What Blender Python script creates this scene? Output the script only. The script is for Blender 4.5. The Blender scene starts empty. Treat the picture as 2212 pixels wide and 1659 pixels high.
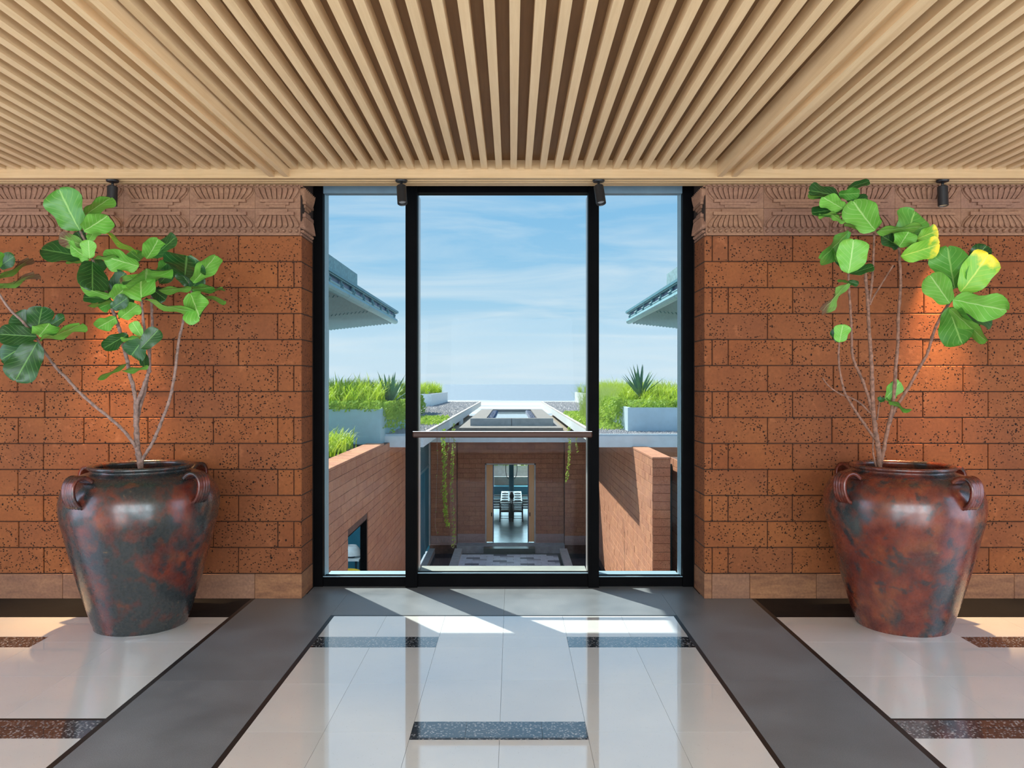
import bpy, bmesh, math, random
from mathutils import Vector, Matrix
rnd = random.Random(7)
scene = bpy.context.scene
C = scene.collection
F, H, CX, CY = 1700.0, 1.5, 1106.0, 829.5        # focal length in pixels, eye height, image centre (2212 x 1659)
def P(px, py, d): return Vector(((px-CX)*d/F, d, H-(py-CY)*d/F))
def X(px, d): return (px-CX)*d/F
def Z(py, d): return H-(py-CY)*d/F

# ------------------------------------------------------------------ camera, sky, sun, daylight, exposure
cam_d = bpy.data.cameras.new('camera'); cam = bpy.data.objects.new('camera', cam_d); C.objects.link(cam)
cam.location = (0, 0, H); cam.rotation_euler = (math.pi/2, 0, 0)
cam_d.sensor_fit = 'HORIZONTAL'; cam_d.sensor_width = 36; cam_d.lens = 36*F/2212
cam_d.clip_start = .05; cam_d.clip_end = 60000
scene.camera = cam
vs = scene.view_settings
vs.view_transform = 'Standard'; vs.look = 'None'; vs.gamma = 1; vs.use_curve_mapping = False; vs.exposure = 0.0

world = bpy.data.worlds.new('sky'); scene.world = world; world.use_nodes = True
wt = world.node_tree; wn = wt.nodes; wl = wt.links; wn.clear()
def W(t, **k):
    n = wn.new(t)
    for a, b in k.items(): setattr(n, a, b)
    return n
tc = W('ShaderNodeTexCoord'); sep = W('ShaderNodeSeparateXYZ'); wl.new(tc.outputs['Generated'], sep.inputs[0])
ramp = W('ShaderNodeValToRGB'); wl.new(sep.outputs['Z'], ramp.inputs[0])
e = ramp.color_ramp.elements
e[0].position = 0.0; e[0].color = (.66, .80, .90, 1)
e[1].position = 1.0; e[1].color = (.13, .36, .72, 1)
for p, c in ((.04, (.64, .80, .91, 1)), (.10, (.42, .68, .88, 1)), (.2, (.29, .58, .85, 1)), (.4, (.24, .52, .82, 1))):
    q = e.new(p); q.color = c
# wispy high cloud, laid on a flat layer overhead
dz = W('ShaderNodeMath', operation='ADD'); dz.inputs[1].default_value = .12; wl.new(sep.outputs['Z'], dz.inputs[0])
dx = W('ShaderNodeMath', operation='DIVIDE'); wl.new(sep.outputs['X'], dx.inputs[0]); wl.new(dz.outputs[0], dx.inputs[1])
dy = W('ShaderNodeMath', operation='DIVIDE'); wl.new(sep.outputs['Y'], dy.inputs[0]); wl.new(dz.outputs[0], dy.inputs[1])
cmb = W('ShaderNodeCombineXYZ'); wl.new(dx.outputs[0], cmb.inputs[0]); wl.new(dy.outputs[0], cmb.inputs[1])
mp = W('ShaderNodeMapping'); mp.inputs['Scale'].default_value = (.75, 1.5, 1); mp.inputs['Rotation'].default_value = (0, 0, .35)
wl.new(cmb.outputs[0], mp.inputs[0])
cn = W('ShaderNodeTexNoise'); cn.inputs['Scale'].default_value = 1.1; cn.inputs['Detail'].default_value = 7; cn.inputs['Roughness'].default_value = .55
cn.inputs['Distortion'].default_value = .6; wl.new(mp.outputs[0], cn.inputs['Vector'])
cr = W('ShaderNodeMapRange'); cr.inputs['From Min'].default_value = .42; cr.inputs['From Max'].default_value = .76; cr.inputs['To Max'].default_value = .9
wl.new(cn.outputs[0], cr.inputs[0])
mx = W('ShaderNodeMix', data_type='RGBA'); wl.new(cr.outputs[0], mx.inputs[0]); wl.new(ramp.outputs[0], mx.inputs[6]); mx.inputs[7].default_value = (.80, .88, .94, 1)
bg = W('ShaderNodeBackground'); bg.inputs[1].default_value = 1.0; wl.new(mx.outputs[2], bg.inputs[0])
wo = W('ShaderNodeOutputWorld'); wl.new(bg.outputs[0], wo.inputs[0])

def lamp(name, kind, loc, direction, energy, color, **k):
    d = bpy.data.lights.new(name, kind); d.energy = energy; d.color = color
    for a, b in k.items(): setattr(d, a, b)
    o = bpy.data.objects.new(name, d); C.objects.link(o); o.location = loc
    o.rotation_euler = Vector(direction).to_track_quat('-Z', 'Y').to_euler()
    return o
SUN = Vector((.51, -.67, -1)).normalized()
lamp('sun', 'SUN', (0, 0, 30), SUN, 8.5, (1, .93, .80), angle=.009)
# fill lights added in unseen back bays for brightness; cool daylight at the sides
for bx_ in (-2.75, 0, 2.75):
    lamp('fill_back', 'AREA', (bx_, -2.95, 1.5), (0, 1, .30), 195, (.84, .94, 1), shape='RECTANGLE', size=2.3, size_y=2.6)
lamp('daylight_left', 'AREA', (-4.55, 3.2, 1.35), (1, .12, .1), 45, (.70, .76, 1), shape='RECTANGLE', size=2.0, size_y=2.3)
lamp('fill_pavilion', 'AREA', (0, 44.5, -2.4), (0, -1, -.15), 330, (.62, .90, 1), shape='RECTANGLE', size=6, size_y=3.4)  # added fill panel at the open far end, brightens the dining room
lamp('daylight_right', 'AREA', (4.45, 3.2, 1.35), (-1, .12, .1), 45, (.70, .76, 1), shape='RECTANGLE', size=2.0, size_y=2.3)

# ------------------------------------------------------------------ materials
class NT:
    def __init__(s, name):
        s.m = bpy.data.materials.new(name); s.m.use_nodes = True
        s.t = s.m.node_tree; s.n = s.t.nodes; s.l = s.t.links; s.n.clear()
        s.out = s.n.new('ShaderNodeOutputMaterial'); s.b = s.n.new('ShaderNodeBsdfPrincipled'); s.l.new(s.b.outputs[0], s.out.inputs[0])
    def new(s, t, **k):
        n = s.n.new(t)
        for a, b in k.items(): setattr(n, a, b)
        return n
    def set(s, n, **k):
        for a, b in k.items():
            i = n.inputs[a.replace('_', ' ')]
            if hasattr(b, 'is_linked') or isinstance(b, bpy.types.NodeSocket): s.l.new(b, i)
            else: i.default_value = b
        return n
    def pos(s, scale=(1, 1, 1), obj=False):
        src = s.new('ShaderNodeTexCoord').outputs['Object'] if obj else s.new('ShaderNodeNewGeometry').outputs['Position']
        m = s.new('ShaderNodeMapping'); m.inputs['Scale'].default_value = scale; s.l.new(src, m.inputs[0]); return m.outputs[0]
    def noise(s, v, scale, detail=4, rough=.55, dist=0):
        n = s.new('ShaderNodeTexNoise'); s.l.new(v, n.inputs['Vector']); s.set(n, Scale=scale, Detail=detail, Roughness=rough, Distortion=dist); return n.outputs[0]
    def voro(s, v, scale, out='Distance', feature='F1'):
        n = s.new('ShaderNodeTexVoronoi', feature=feature); s.l.new(v, n.inputs['Vector']); s.set(n, Scale=scale); return n.outputs[out]
    def rng(s, v, a, b, c=0, d=1):
        n = s.new('ShaderNodeMapRange'); s.l.new(v, n.inputs[0])
        for i, q in zip((1, 2, 3, 4), (a, b, c, d)): n.inputs[i].default_value = q
        return n.outputs[0]
    def mix(s, f, a, b, mode='MIX'):
        n = s.new('ShaderNodeMix', data_type='RGBA', blend_type=mode)
        for i, q in ((0, f), (6, a), (7, b)):
            if isinstance(q, bpy.types.NodeSocket): s.l.new(q, n.inputs[i])
            elif i == 0: n.inputs[i].default_value = q
            else: n.inputs[i].default_value = tuple(q)+(1,) if len(q) == 3 else q
        return n.outputs[2]
    def math(s, op, a, b=0.0, c=None):
        n = s.new('ShaderNodeMath', operation=op)
        for i, q in enumerate((a, b) if c is None else (a, b, c)):
            if isinstance(q, bpy.types.NodeSocket): s.l.new(q, n.inputs[i])
            else: n.inputs[i].default_value = q
        return n.outputs[0]
    def bump(s, h, strength=.3, dist=.01, prev=None):
        n = s.new('ShaderNodeBump'); s.l.new(h, n.inputs['Height']); s.set(n, Strength=strength, Distance=dist)
        if prev: s.l.new(prev, n.inputs['Normal'])
        return n.outputs[0]
    def rand(s): return s.new('ShaderNodeObjectInfo').outputs['Random']
    def done(s, color, rough=.5, normal=None, **k):
        s.set(s.b, **{'Base_Color': color if isinstance(color, bpy.types.NodeSocket) else tuple(color)+(1,), 'Roughness': rough})
        if normal: s.l.new(normal, s.b.inputs['Normal'])
        for a, b in k.items(): s.set(s.b, **{a: b})
        return s.m

def m_plain(name, c, rough=.5, metal=0, var=.12, scale=6, bump=.1, bscale=40, spec=.5):
    t = NT(name); v = t.pos(); n = t.noise(v, scale)
    col = t.mix(t.rng(n, .3, .7), [q*(1-var) for q in c], [min(1, q*(1+var)) for q in c])
    nb = t.bump(t.noise(v, bscale), bump, .004)
    return t.done(col, rough, nb, Metallic=metal, Specular_IOR_Level=spec)

def m_brick(name, c1, c2, c3, pit=1.0):
    t = NT(name); v = t.pos(); r = t.rand()
    n = t.noise(v, 3.0, 5); big = t.mix(t.rng(n, .35, .68), c1, c2)
    tint = t.mix(t.rng(r, 0, 1, 0, .55), big, c3)
    fine = t.noise(v, 42, 4, .65); col = t.mix(t.rng(fine, .35, .75, .25, 0), tint, (.03, .012, .008))
    pale = t.noise(v, 11, 4); col = t.mix(t.rng(pale, .62, .8, 0, .35), col, [min(1, q*1.7+.04) for q in c1])
    # pores and pits of the volcanic stone
    vs_ = t.pos((1, 1, 1.25)); w = t.noise(vs_, 9, 3); ds = t.mix(.06, vs_, w, 'ADD') if False else vs_
    p1 = t.math('MULTIPLY', t.rng(t.voro(ds, 52), .19, .30, 1, 0), t.rng(t.noise(v, 9, 3), .42, .50))
    p2 = t.math('MULTIPLY', t.rng(t.voro(t.pos((1, 1, .7)), 25), .10, .17, 1, 0), t.rng(t.noise(v, 5.2, 2), .46, .53))
    pm = t.math('MULTIPLY', t.math('MAXIMUM', p1, p2), pit)
    col = t.mix(pm, col, (.012, .006, .005))
    h = t.math('SUBTRACT', t.math('MULTIPLY', fine, .35), pm)
    return t.done(col, .85, t.bump(h, .7, .006), Specular_IOR_Level=.25)

def m_wood(name, c1, c2, axis='y', rough=.45, rvar=.25):
    t = NT(name); sc = {'x': (1.2, 26, 26), 'y': (26, 1.2, 26), 'z': (26, 26, 1.2)}[axis]
    v = t.pos(sc); g = t.noise(v, 2.2, 6, .6, .4); g2 = t.noise(t.pos(), 2.0, 3)
    col = t.mix(t.rng(g, .3, .72), c1, c2)
    col = t.mix(t.rng(t.rand(), 0, 1, 0, rvar), col, [q*.72 for q in c1])
    col = t.mix(t.rng(g2, .4, .8, 0, .25), col, [q*.8 for q in c1])
    return t.done(col, rough, t.bump(g, .12, .003), Specular_IOR_Level=.3)

def m_terrazzo(name):
    t = NT(name); v = t.pos(); n = t.noise(v, 1.6, 4)
    col = t.mix(t.rng(n, .3, .7), (.76, .80, .82), (.86, .89, .90))
    col = t.mix(t.rng(t.rand(), 0, 1, 0, .3), col, (.64, .65, .65))
    sp = t.math('MULTIPLY', t.rng(t.voro(v, 130), .10, .2, 1, 0), t.rng(t.noise(v, 33, 2), .56, .62))
    col = t.mix(t.math('MULTIPLY', sp, .55), col, (.13, .12, .11))
    rr = t.rng(t.noise(v, 5, 4), .3, .7, .035, .11)
    return t.done(col, rr, t.bump(t.noise(v, 2.2, 2), .05, .01), Specular_IOR_Level=.65, Coat_Weight=1.0, Coat_Roughness=.025, Coat_IOR=1.85)

def m_granite(name, c1, c2, rough=.32, coat=0.0, spec=.5):
    t = NT(name); v = t.pos(); n = t.noise(v, 240, 2, .7); b = t.noise(v, 2.6, 5, .6)
    col = t.mix(t.rng(n, .3, .7), c1, c2); col = t.mix(t.rng(b, .3, .7, .5, 0), col, [q*.45 for q in c1])
    col = t.mix(t.rng(t.rand(), 0, 1, 0, .25), col, [q*.7 for q in c1])
    return t.done(col, t.rng(b, .3, .7, rough, rough+.12), t.bump(n, .1, .002), Specular_IOR_Level=spec, Coat_Weight=coat, Coat_Roughness=.15)

def m_aggregate(name):
    t = NT(name); v = t.pos(); d = t.voro(v, 95, 'Color'); bw = t.new('ShaderNodeRGBToBW'); t.l.new(d, bw.inputs[0])
    n = t.noise(v, 60, 3, .6); edge = t.voro(v, 95)
    col = t.mix(t.rng(bw.outputs[0], .42, .75), (.03, .032, .036), (.52, .54, .57)); col = t.mix(t.rng(edge, .3, .6), col, (.02, .02, .022))
    col = t.mix(t.rng(n, .4, .7, 0, .5), col, (.05, .052, .06))
    return t.done(col, .15, None, Specular_IOR_Level=.4, Coat_Weight=1.0, Coat_Roughness=.025, Coat_IOR=1.85)

def m_sandstone(name, c1, c2, c3):
    t = NT(name); r = t.rand(); v = t.pos()
    m = t.new('ShaderNodeMapping'); m.inputs['Scale'].default_value = (5, 5, 26); t.l.new(v, m.inputs[0])
    rot = t.new('ShaderNodeCombineXYZ'); t.l.new(t.rng(r, 0, 1, -.9, .9), rot.inputs[1]); t.l.new(rot.outputs[0], m.inputs['Rotation'])
    s = t.noise(m.outputs[0], .8, 5, .6, .5); n = t.noise(v, 60, 4, .6)
    col = t.mix(t.rng(s, .35, .68), c1, c2); col = t.mix(t.rng(r, 0, 1, 0, .7), col, c3)
    col = t.mix(t.rng(n, .35, .7, .3, 0), col, (.05, .025, .02))
    return t.done(col, .8, t.bump(n, .35, .004), Specular_IOR_Level=.25)

def m_urn(name, dark):
    t = NT(name); v = t.pos(obj=True)
    n1 = t.noise(v, 3.6, 5, .6, .3); n2 = t.noise(v, 13, 5, .6); n3 = t.noise(v, 46, 3, .6)
    base = t.mix(t.rng(n2, .35, .7), (.075, .015, .012), (.20, .040, .020))
    base = t.mix(t.rng(t.noise(v, 7, 3), .5, .72, 0, .6), base, (.27, .085, .032))
    base = t.mix(t.math('MULTIPLY', t.rng(t.noise(v, 10.5, 4, .6, .4), .55, .63), .85), base, (.020, .024, .027))
    base = t.mix(t.math('MULTIPLY', t.rng(n1, dark, dark+.12), t.rng(n2, .28, .48)), base, (.022, .027, .029))
    base = t.mix(t.math('MULTIPLY', t.rng(n3, .66, .76), t.rng(n2, .5, .62, 0, .6)), base, (.45, .26, .12))
    return t.done(base, t.rng(n3, .3, .75, .2, .38), t.bump(n2, .12, .006), Specular_IOR_Level=.55, Coat_Weight=.35, Coat_Roughness=.16)

def m_leaf(name, c1, c2, vein, rough, tip=None, tipfrom=.62, trans=.12, coat=0):
    t = NT(name); uv = t.new('ShaderNodeUVMap', uv_map='UVMap'); sp = t.new('ShaderNodeSeparateXYZ'); t.l.new(uv.outputs[0], sp.inputs[0])
    au = t.math('ABSOLUTE', t.math('SUBTRACT', sp.outputs[0], .5))
    fr = t.math('FRACT', t.math('SUBTRACT', t.math('MULTIPLY', sp.outputs[1], 6.5), t.math('MULTIPLY', au, 5.0)))
    side = t.rng(t.math('ABSOLUTE', t.math('SUBTRACT', fr, .5)), .02, .07, 1, 0)
    side = t.math('MULTIPLY', side, t.rng(au, .42, .5, 1, 0))
    mid = t.rng(au, .012, .034, 1, 0)
    vv = t.math('MAXIMUM', mid, t.math('MULTIPLY', side, .55))
    n = t.noise(t.pos(), 9, 3)
    col = t.mix(t.rng(n, .3, .7), c1, c2); col = t.mix(t.rng(t.rand(), 0, 1, 0, .35), col, [q*.6 for q in c1])
    if tip:
        w = t.math('ADD', sp.outputs[1], t.math('MULTIPLY', t.math('SUBTRACT', t.noise(t.pos(), 16, 3), .5), .9))
        col = t.mix(t.rng(w, tipfrom, tipfrom+.22), col, tip)
    col = t.mix(t.math('MULTIPLY', vv, .75), col, vein)
    h = t.math('SUBTRACT', 1.0, vv)
    return t.done(col, rough, t.bump(h, .35, .003), Specular_IOR_Level=.45, Coat_Weight=coat, Coat_Roughness=.12)

def m_foliage(name, c1, c2):
    t = NT(name); n = t.noise(t.pos(), 5, 4)
    f = t.noise(t.pos(), 60, 2); col = t.mix(t.rng(n, .3, .7), c1, c2); col = t.mix(t.rng(f, .45, .7, 0, .5), col, [q*.4 for q in c1])
    t.done(col, .5, None, Specular_IOR_Level=.2)
    tr = t.new('ShaderNodeBsdfTranslucent'); t.l.new(col, tr.inputs[0])
    ms = t.new('ShaderNodeMixShader'); ms.inputs[0].default_value = .35
    t.l.new(t.b.outputs[0], ms.inputs[1]); t.l.new(tr.outputs[0], ms.inputs[2]); t.l.new(ms.outputs[0], t.out.inputs[0])
    return t.m

def m_glass(name, tint=(.93, .97, .98), refl=.05):
    t = NT(name)
    tr = t.new('ShaderNodeBsdfTransparent'); tr.inputs[0].default_value = tuple(tint)+(1,)
    gl = t.new('ShaderNodeBsdfGlossy'); gl.inputs['Roughness'].default_value = .0
    fr = t.new('ShaderNodeFresnel'); fr.inputs[0].default_value = 1.4
    ms = t.new('ShaderNodeMixShader'); t.l.new(t.math('MULTIPLY', fr.outputs[0], refl), ms.inputs[0])
    t.l.new(tr.outputs[0], ms.inputs[1]); t.l.new(gl.outputs[0], ms.inputs[2]); t.l.new(ms.outputs[0], t.out.inputs[0])
    return t.m

def m_water(name, c, rough=.05, scale=3, bump=.1, foam=False):
    t = NT(name); v = t.pos(); nb = t.bump(t.noise(v, scale, 4), bump, .05)
    if not foam: return t.done(c, rough, nb, Specular_IOR_Level=.5)
    sp = t.new('ShaderNodeSeparateXYZ'); t.l.new(v, sp.inputs[0])
    w = t.noise(t.pos((.012, .03, 1)), 1.0, 6, .65)
    yy = t.math('ADD', sp.outputs[1], t.math('MULTIPLY', t.math('SUBTRACT', w, .5), 160))
    band = t.math('MULTIPLY', t.rng(yy, 330, 380), t.rng(yy, 640, 700, 1, 0))
    gaps = t.rng(t.noise(t.pos((.006, .05, 1)), 1.0, 5, .6), .36, .5)
    f = t.math('MULTIPLY', band, gaps)
    col = t.mix(f, c, (.46, .49, .50))
    return t.done(col, t.rng(f, 0, 1, rough, .8), None, Specular_IOR_Level=.5)

def m_emit(name, c, s):
    t = NT(name); return t.done(c, .4, None, Emission_Color=tuple(c)+(1,), Emission_Strength=s)

M = {}
M['brick'] = m_brick('laterite brick', (.335, .110, .034), (.245, .074, .025), (.215, .075, .034))
M['mortar'] = m_plain('dark mortar', (.035, .018, .012), .95, var=.3)
M['obrick'] = m_brick('courtyard brick', (.68, .335, .19), (.56, .245, .14), (.48, .22, .145), .9)
M['omortar'] = m_plain('courtyard mortar', (.14, .075, .055), .95, var=.3)
M['sand'] = m_sandstone('carved sandstone', (.40, .215, .125), (.29, .145, .085), (.31, .165, .115))
M['plinth'] = m_sandstone('plinth sandstone', (.40, .185, .085), (.20, .085, .045), (.29, .16, .11))
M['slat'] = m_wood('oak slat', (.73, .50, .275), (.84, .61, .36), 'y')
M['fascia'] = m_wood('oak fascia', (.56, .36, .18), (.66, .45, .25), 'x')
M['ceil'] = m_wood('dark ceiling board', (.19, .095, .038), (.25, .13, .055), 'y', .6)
M['rail'] = m_wood('handrail hardwood', (.04, .016, .010), (.075, .030, .018), 'x', .5)
M['doorwood'] = m_wood('door timber', (.85, .46, .20), (.92, .55, .27), 'z')
M['terrazzo'] = m_terrazzo('white terrazzo')
M['granite'] = m_granite('grey granite', (.155, .18, .205), (.28, .305, .34))
M['roofskin'] = m_plain('tan roof membrane', (.24, .20, .15), .9)
M['rim'] = m_plain('grey brown pool rim', (.21, .195, .185), .8)
M['black'] = m_granite('black granite', (.010, .011, .012), (.020, .021, .023), .5, 0.0, .12)
M['strip'] = m_plain('black metal strip', (.012, .012, .012), .4)
M['aggregate'] = m_aggregate('black aggregate terrazzo')
M['grout'] = m_plain('pale grout', (.58, .58, .56), .8)
M['plaster'] = m_plain('warm plaster', (.55, .48, .40), .8)
M['frame'] = m_plain('black window metal', (.003, .003, .0035), .5, 0, .2, 6, .03, spec=.02)
M['alu'] = m_plain('pale blue aluminium and skylit jamb', (.28, .42, .50), .45, .2, .06)
M['silver'] = m_plain('silver aluminium', (.50, .49, .50), .35, .5, .05)
M['sill'] = m_plain('stone sill', (.28, .31, .29), .6)
M['headblind'] = m_plain('grey blue header', (.16, .25, .32), .6)
M['glass'] = m_glass('window glass')
M['lampblack'] = m_plain('lamp black metal', (.014, .014, .015), .45, 0, .1)
M['lens_on'] = m_emit('lit lamp lens', (1, .72, .42), 14)
M['lens_off'] = m_plain('lamp lens', (.35, .35, .36), .25)
M['urn1'] = m_urn('urn glaze dark', .385); M['urn2'] = m_urn('urn glaze red', .50)
M['soil'] = m_plain('potting soil', (.02, .012, .008), .95, var=.4, scale=30, bump=1)
M['stem'] = m_plain('fig bark', (.25, .16, .13), .8, var=.45, scale=45, bump=.8, bscale=90)
M['stem2'] = m_plain('fig bark brown', (.23, .115, .075), .8, var=.5, scale=45, bump=.8, bscale=90)
M['petiole'] = m_plain('petiole green', (.20, .32, .07), .5)
M['leaf_l'] = m_leaf('fig leaf pale side', (.125, .385, .038), (.185, .45, .062), (.42, .62, .22), .5)
M['leaf_d'] = m_leaf('fig leaf glossy side', (.010, .062, .012), (.022, .098, .020), (.13, .30, .07), .36, coat=.05)
M['leaf_m'] = m_leaf('fig leaf green side', (.065, .25, .028), (.11, .33, .045), (.30, .52, .13), .38)
M['leaf_y'] = m_leaf('fig leaf yellowing side', (.16, .42, .03), (.22, .48, .04), (.55, .62, .10), .45, (.80, .62, .02), .72)
M['leaf_b'] = m_leaf('fig leaf scorched side', (.12, .30, .04), (.18, .36, .06), (.35, .45, .15), .55, (.14, .065, .035), .55)
M['white'] = m_plain('pale concrete', (.68, .74, .77), .75, 0, .08)
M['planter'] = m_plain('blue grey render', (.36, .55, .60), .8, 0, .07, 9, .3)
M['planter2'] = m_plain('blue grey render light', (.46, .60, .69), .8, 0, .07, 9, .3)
M['concrete'] = m_plain('grey concrete', (.38, .40, .42), .75, 0, .2, 5, .3)
M['concrete2'] = m_plain('pale coping', (.55, .54, .52), .75, 0, .15, 5, .3)
M['gravel'] = m_plain('gravel', (.33, .32, .33), .9, 0, .5, 30, .5)
M['grass'] = m_foliage('yellow green grass', (.55, .68, .05), (.36, .58, .05))
M['grass2'] = m_foliage('pale grass', (.48, .60, .16), (.34, .50, .12))
M['vine'] = m_foliage('vine leaf', (.34, .55, .09), (.50, .66, .10))
M['agave'] = m_foliage('agave', (.14, .32, .21), (.22, .40, .27))
M['teal'] = m_plain('teal metal', (.085, .25, .32), .5, .1, .1, 3)
M['teal2'] = m_plain('pale teal metal', (.20, .39, .45), .5, .1, .08)
M['blockgrey'] = m_plain('weathered teal concrete', (.22, .36, .40), .8, 0, .25, 8)
M['basestone'] = m_sandstone('pinkish carved base stone', (.62, .46, .42), (.52, .37, .34), (.56, .40, .36))
M['navy'] = m_plain('navy panel', (.015, .065, .17), .4)
M['pave1'] = m_plain('pale paver', (.80, .82, .87), .6); M['pave2'] = m_plain('grey paver', (.48, .50, .54), .6); M['pave3'] = m_plain('dark paver', (.22, .23, .26), .6)
M['green'] = m_plain('green stone', (.055, .085, .080), .4)
M['pool'] = m_water('dark pool water', (.01, .03, .05)); M['pool2'] = m_water('roof pool water', (.35, .45, .5), .03, 2, .03)
M['sea'] = m_water('sea', (.15, .215, .285), .6, .05, .1, True)
M['beach'] = m_plain('beach sand', (.34, .25, .165), .9, 0, .15, .2)
M['tealfloor'] = m_plain('teal polished floor', (.12, .30, .37), .25, 0, .15, 2, .03)
M['tealwall'] = m_plain('teal interior wall', (.03, .24, .34), .6)
M['darkwood'] = m_plain('dark chair wood', (.012, .022, .035), .45)
M['tabletop'] = m_plain('white table top', (.62, .66, .68), .3)
M['mat'] = m_plain('place mat', (.18, .16, .14), .8)
M['shade'] = m_plain('white lamp shade', (.82, .84, .86), .8)
M['yellow'] = m_plain('yellow fabric', (.75, .48, .03), .7)
M['beige'] = m_plain('beige upholstery', (.55, .53, .48), .8)
M['whitewall'] = m_plain('white garden wall', (.75, .78, .80), .8)

# ------------------------------------------------------------------ mesh helpers
class MB:
    def __init__(s): s.v = []; s.f = []; s.mi = []; s.uv = {}
    def add(s, vs_, fs, mi=0):
        o = len(s.v); s.v += [tuple(q) for q in vs_]
        for f in fs: s.f.append(tuple(i+o for i in f)); s.mi.append(mi)
        return s
    def box(s, x0, x1, y0, y1, z0, z1, mi=0):
        return s.add([(x0, y0, z0), (x1, y0, z0), (x1, y1, z0), (x0, y1, z0), (x0, y0, z1), (x1, y0, z1), (x1, y1, z1), (x0, y1, z1)],
                     [(0, 3, 2, 1), (4, 5, 6, 7), (0, 1, 5, 4), (1, 2, 6, 5), (2, 3, 7, 6), (3, 0, 4, 7)], mi)
    def tube(s, pts, rad, n=8, cap=True, mi=0):
        pts = [Vector(p) for p in pts]; o = len(s.v); k = len(pts)
        up = Vector((0, 0, 1))
        prev = None
        for i, p in enumerate(pts):
            t = (pts[min(i+1, k-1)]-pts[max(i-1, 0)]).normalized()
            if prev is None: a = t.orthogonal().normalized()
            else: a = (prev-t*prev.dot(t)).normalized()
            prev = a; b = t.cross(a); r = rad[i] if hasattr(rad, '__len__') else rad
            for j in range(n):
                w = 2*math.pi*j/n; s.v.append(tuple(p+(a*math.cos(w)+b*math.sin(w))*r))
        for i in range(k-1):
            for j in range(n):
                j2 = (j+1) % n; s.f.append((o+i*n+j, o+i*n+j2, o+(i+1)*n+j2, o+(i+1)*n+j)); s.mi.append(mi)
        if cap:
            s.f.append(tuple(o+j for j in reversed(range(n)))); s.mi.append(mi)
            s.f.append(tuple(o+(k-1)*n+j for j in range(n))); s.mi.append(mi)
        return s
    def lathe(s, prof, n=48, cx=0, cy=0, closed=False, mi=0):
        o = len(s.v); k = len(prof)
        for r, z in prof:
            for j in range(n):
                w = 2*math.pi*j/n; s.v.append((cx+r*math.cos(w), cy+r*math.sin(w), z))
        for i in range(k-1):
            for j in range(n):
                j2 = (j+1) % n; s.f.append((o+i*n+j, o+i*n+j2, o+(i+1)*n+j2, o+(i+1)*n+j)); s.mi.append(mi)
        return s
    def mesh(s, name, smooth=False):
        me = bpy.data.meshes.new(name); me.from_pydata(s.v, [], s.f)
        if any(s.mi): me.polygons.foreach_set('material_index', s.mi)
        if smooth: me.polygons.foreach_set('use_smooth', [True]*len(me.polygons))
        me.update(); return me

def link(name, me, mats, parent=None, loc=None):
    if mats is not None and not me.materials:
        for m in (mats if isinstance(mats, (list, tuple)) else [mats]): me.materials.append(M[m] if isinstance(m, str) else m)
    o = bpy.data.objects.new(name, me); C.objects.link(o)
    if loc is not None: o.location = loc
    if parent is not None: o.parent = parent
    return o
def tag(o, label=None, cat=None, group=None, kind=None):
    if label: o['label'] = label
    if cat: o['category'] = cat
    if group: o['group'] = group
    if kind: o['kind'] = kind
    return o
def empty(name, loc, rz=0):
    o = bpy.data.objects.new(name, None); C.objects.link(o); o.location = loc; o.rotation_euler[2] = rz; o.empty_display_size = .1; return o
def boxo(name, b, mat_, parent=None, bevel=0):
    """box from absolute bounds; origin at its centre"""
    x0, x1, y0, y1, z0, z1 = b
    me = cbox(round(x1-x0, 4), round(y1-y0, 4), round(z1-z0, 4), mat_, bevel)
    c = Vector(((x0+x1)/2, (y0+y1)/2, (z0+z1)/2))
    if parent is not None: c -= Vector(parent['at']) if 'at' in parent else parent.matrix_basis.translation
    return link(name, me, None, parent, c)
_cb = {}
def cbox(dx, dy, dz, mat_, bevel=0):
    k = (dx, dy, dz, mat_, bevel)
    if k not in _cb:
        if not bevel:
            me = MB().box(-dx/2, dx/2, -dy/2, dy/2, -dz/2, dz/2).mesh('box')
        else:
            b = min(bevel, dx*.3, dy*.3, dz*.3); v = []; 
            bm = bmesh.new(); bmesh.ops.create_cube(bm, size=1); bmesh.ops.scale(bm, vec=(dx, dy, dz), verts=bm.verts)
            bmesh.ops.bevel(bm, geom=bm.edges[:], offset=b, segments=1, affect='EDGES', profile=.5)
            me = bpy.data.meshes.new('box'); bm.to_mesh(me); bm.free()
        me.materials.append(M[mat_]); _cb[k] = me
    return _cb[k]
def smooth_obj(o):
    o.data.polygons.foreach_set('use_smooth', [True]*len(o.data.polygons))
def path(pts, n=6):
    """Catmull-Rom through points"""
    pts = [Vector(p) for p in pts]; out = []
    for i in range(len(pts)-1):
        a = pts[max(i-1, 0)]; b = pts[i]; c = pts[i+1]; d = pts[min(i+2, len(pts)-1)]
        for k in range(n):
            t = k/n; out.append(.5*((2*b)+(c-a)*t+(2*a-5*b+4*c-d)*t*t+(3*b-a-3*c+d)*t**3))
    out.append(pts[-1]); return out

# ------------------------------------------------------------------ main levels of the room
WY = 5.50            # face of the brick wall
GY = 5.82            # window plane
XL, XR = -1.468, 1.342   # jambs of the window opening
RX0, RX1 = -4.6, 4.5     # room sides
SOF = 2.891          # soffit / top of frieze
SLATZ = 2.949; BOARDZ = 3.012; FY = 5.314

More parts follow.
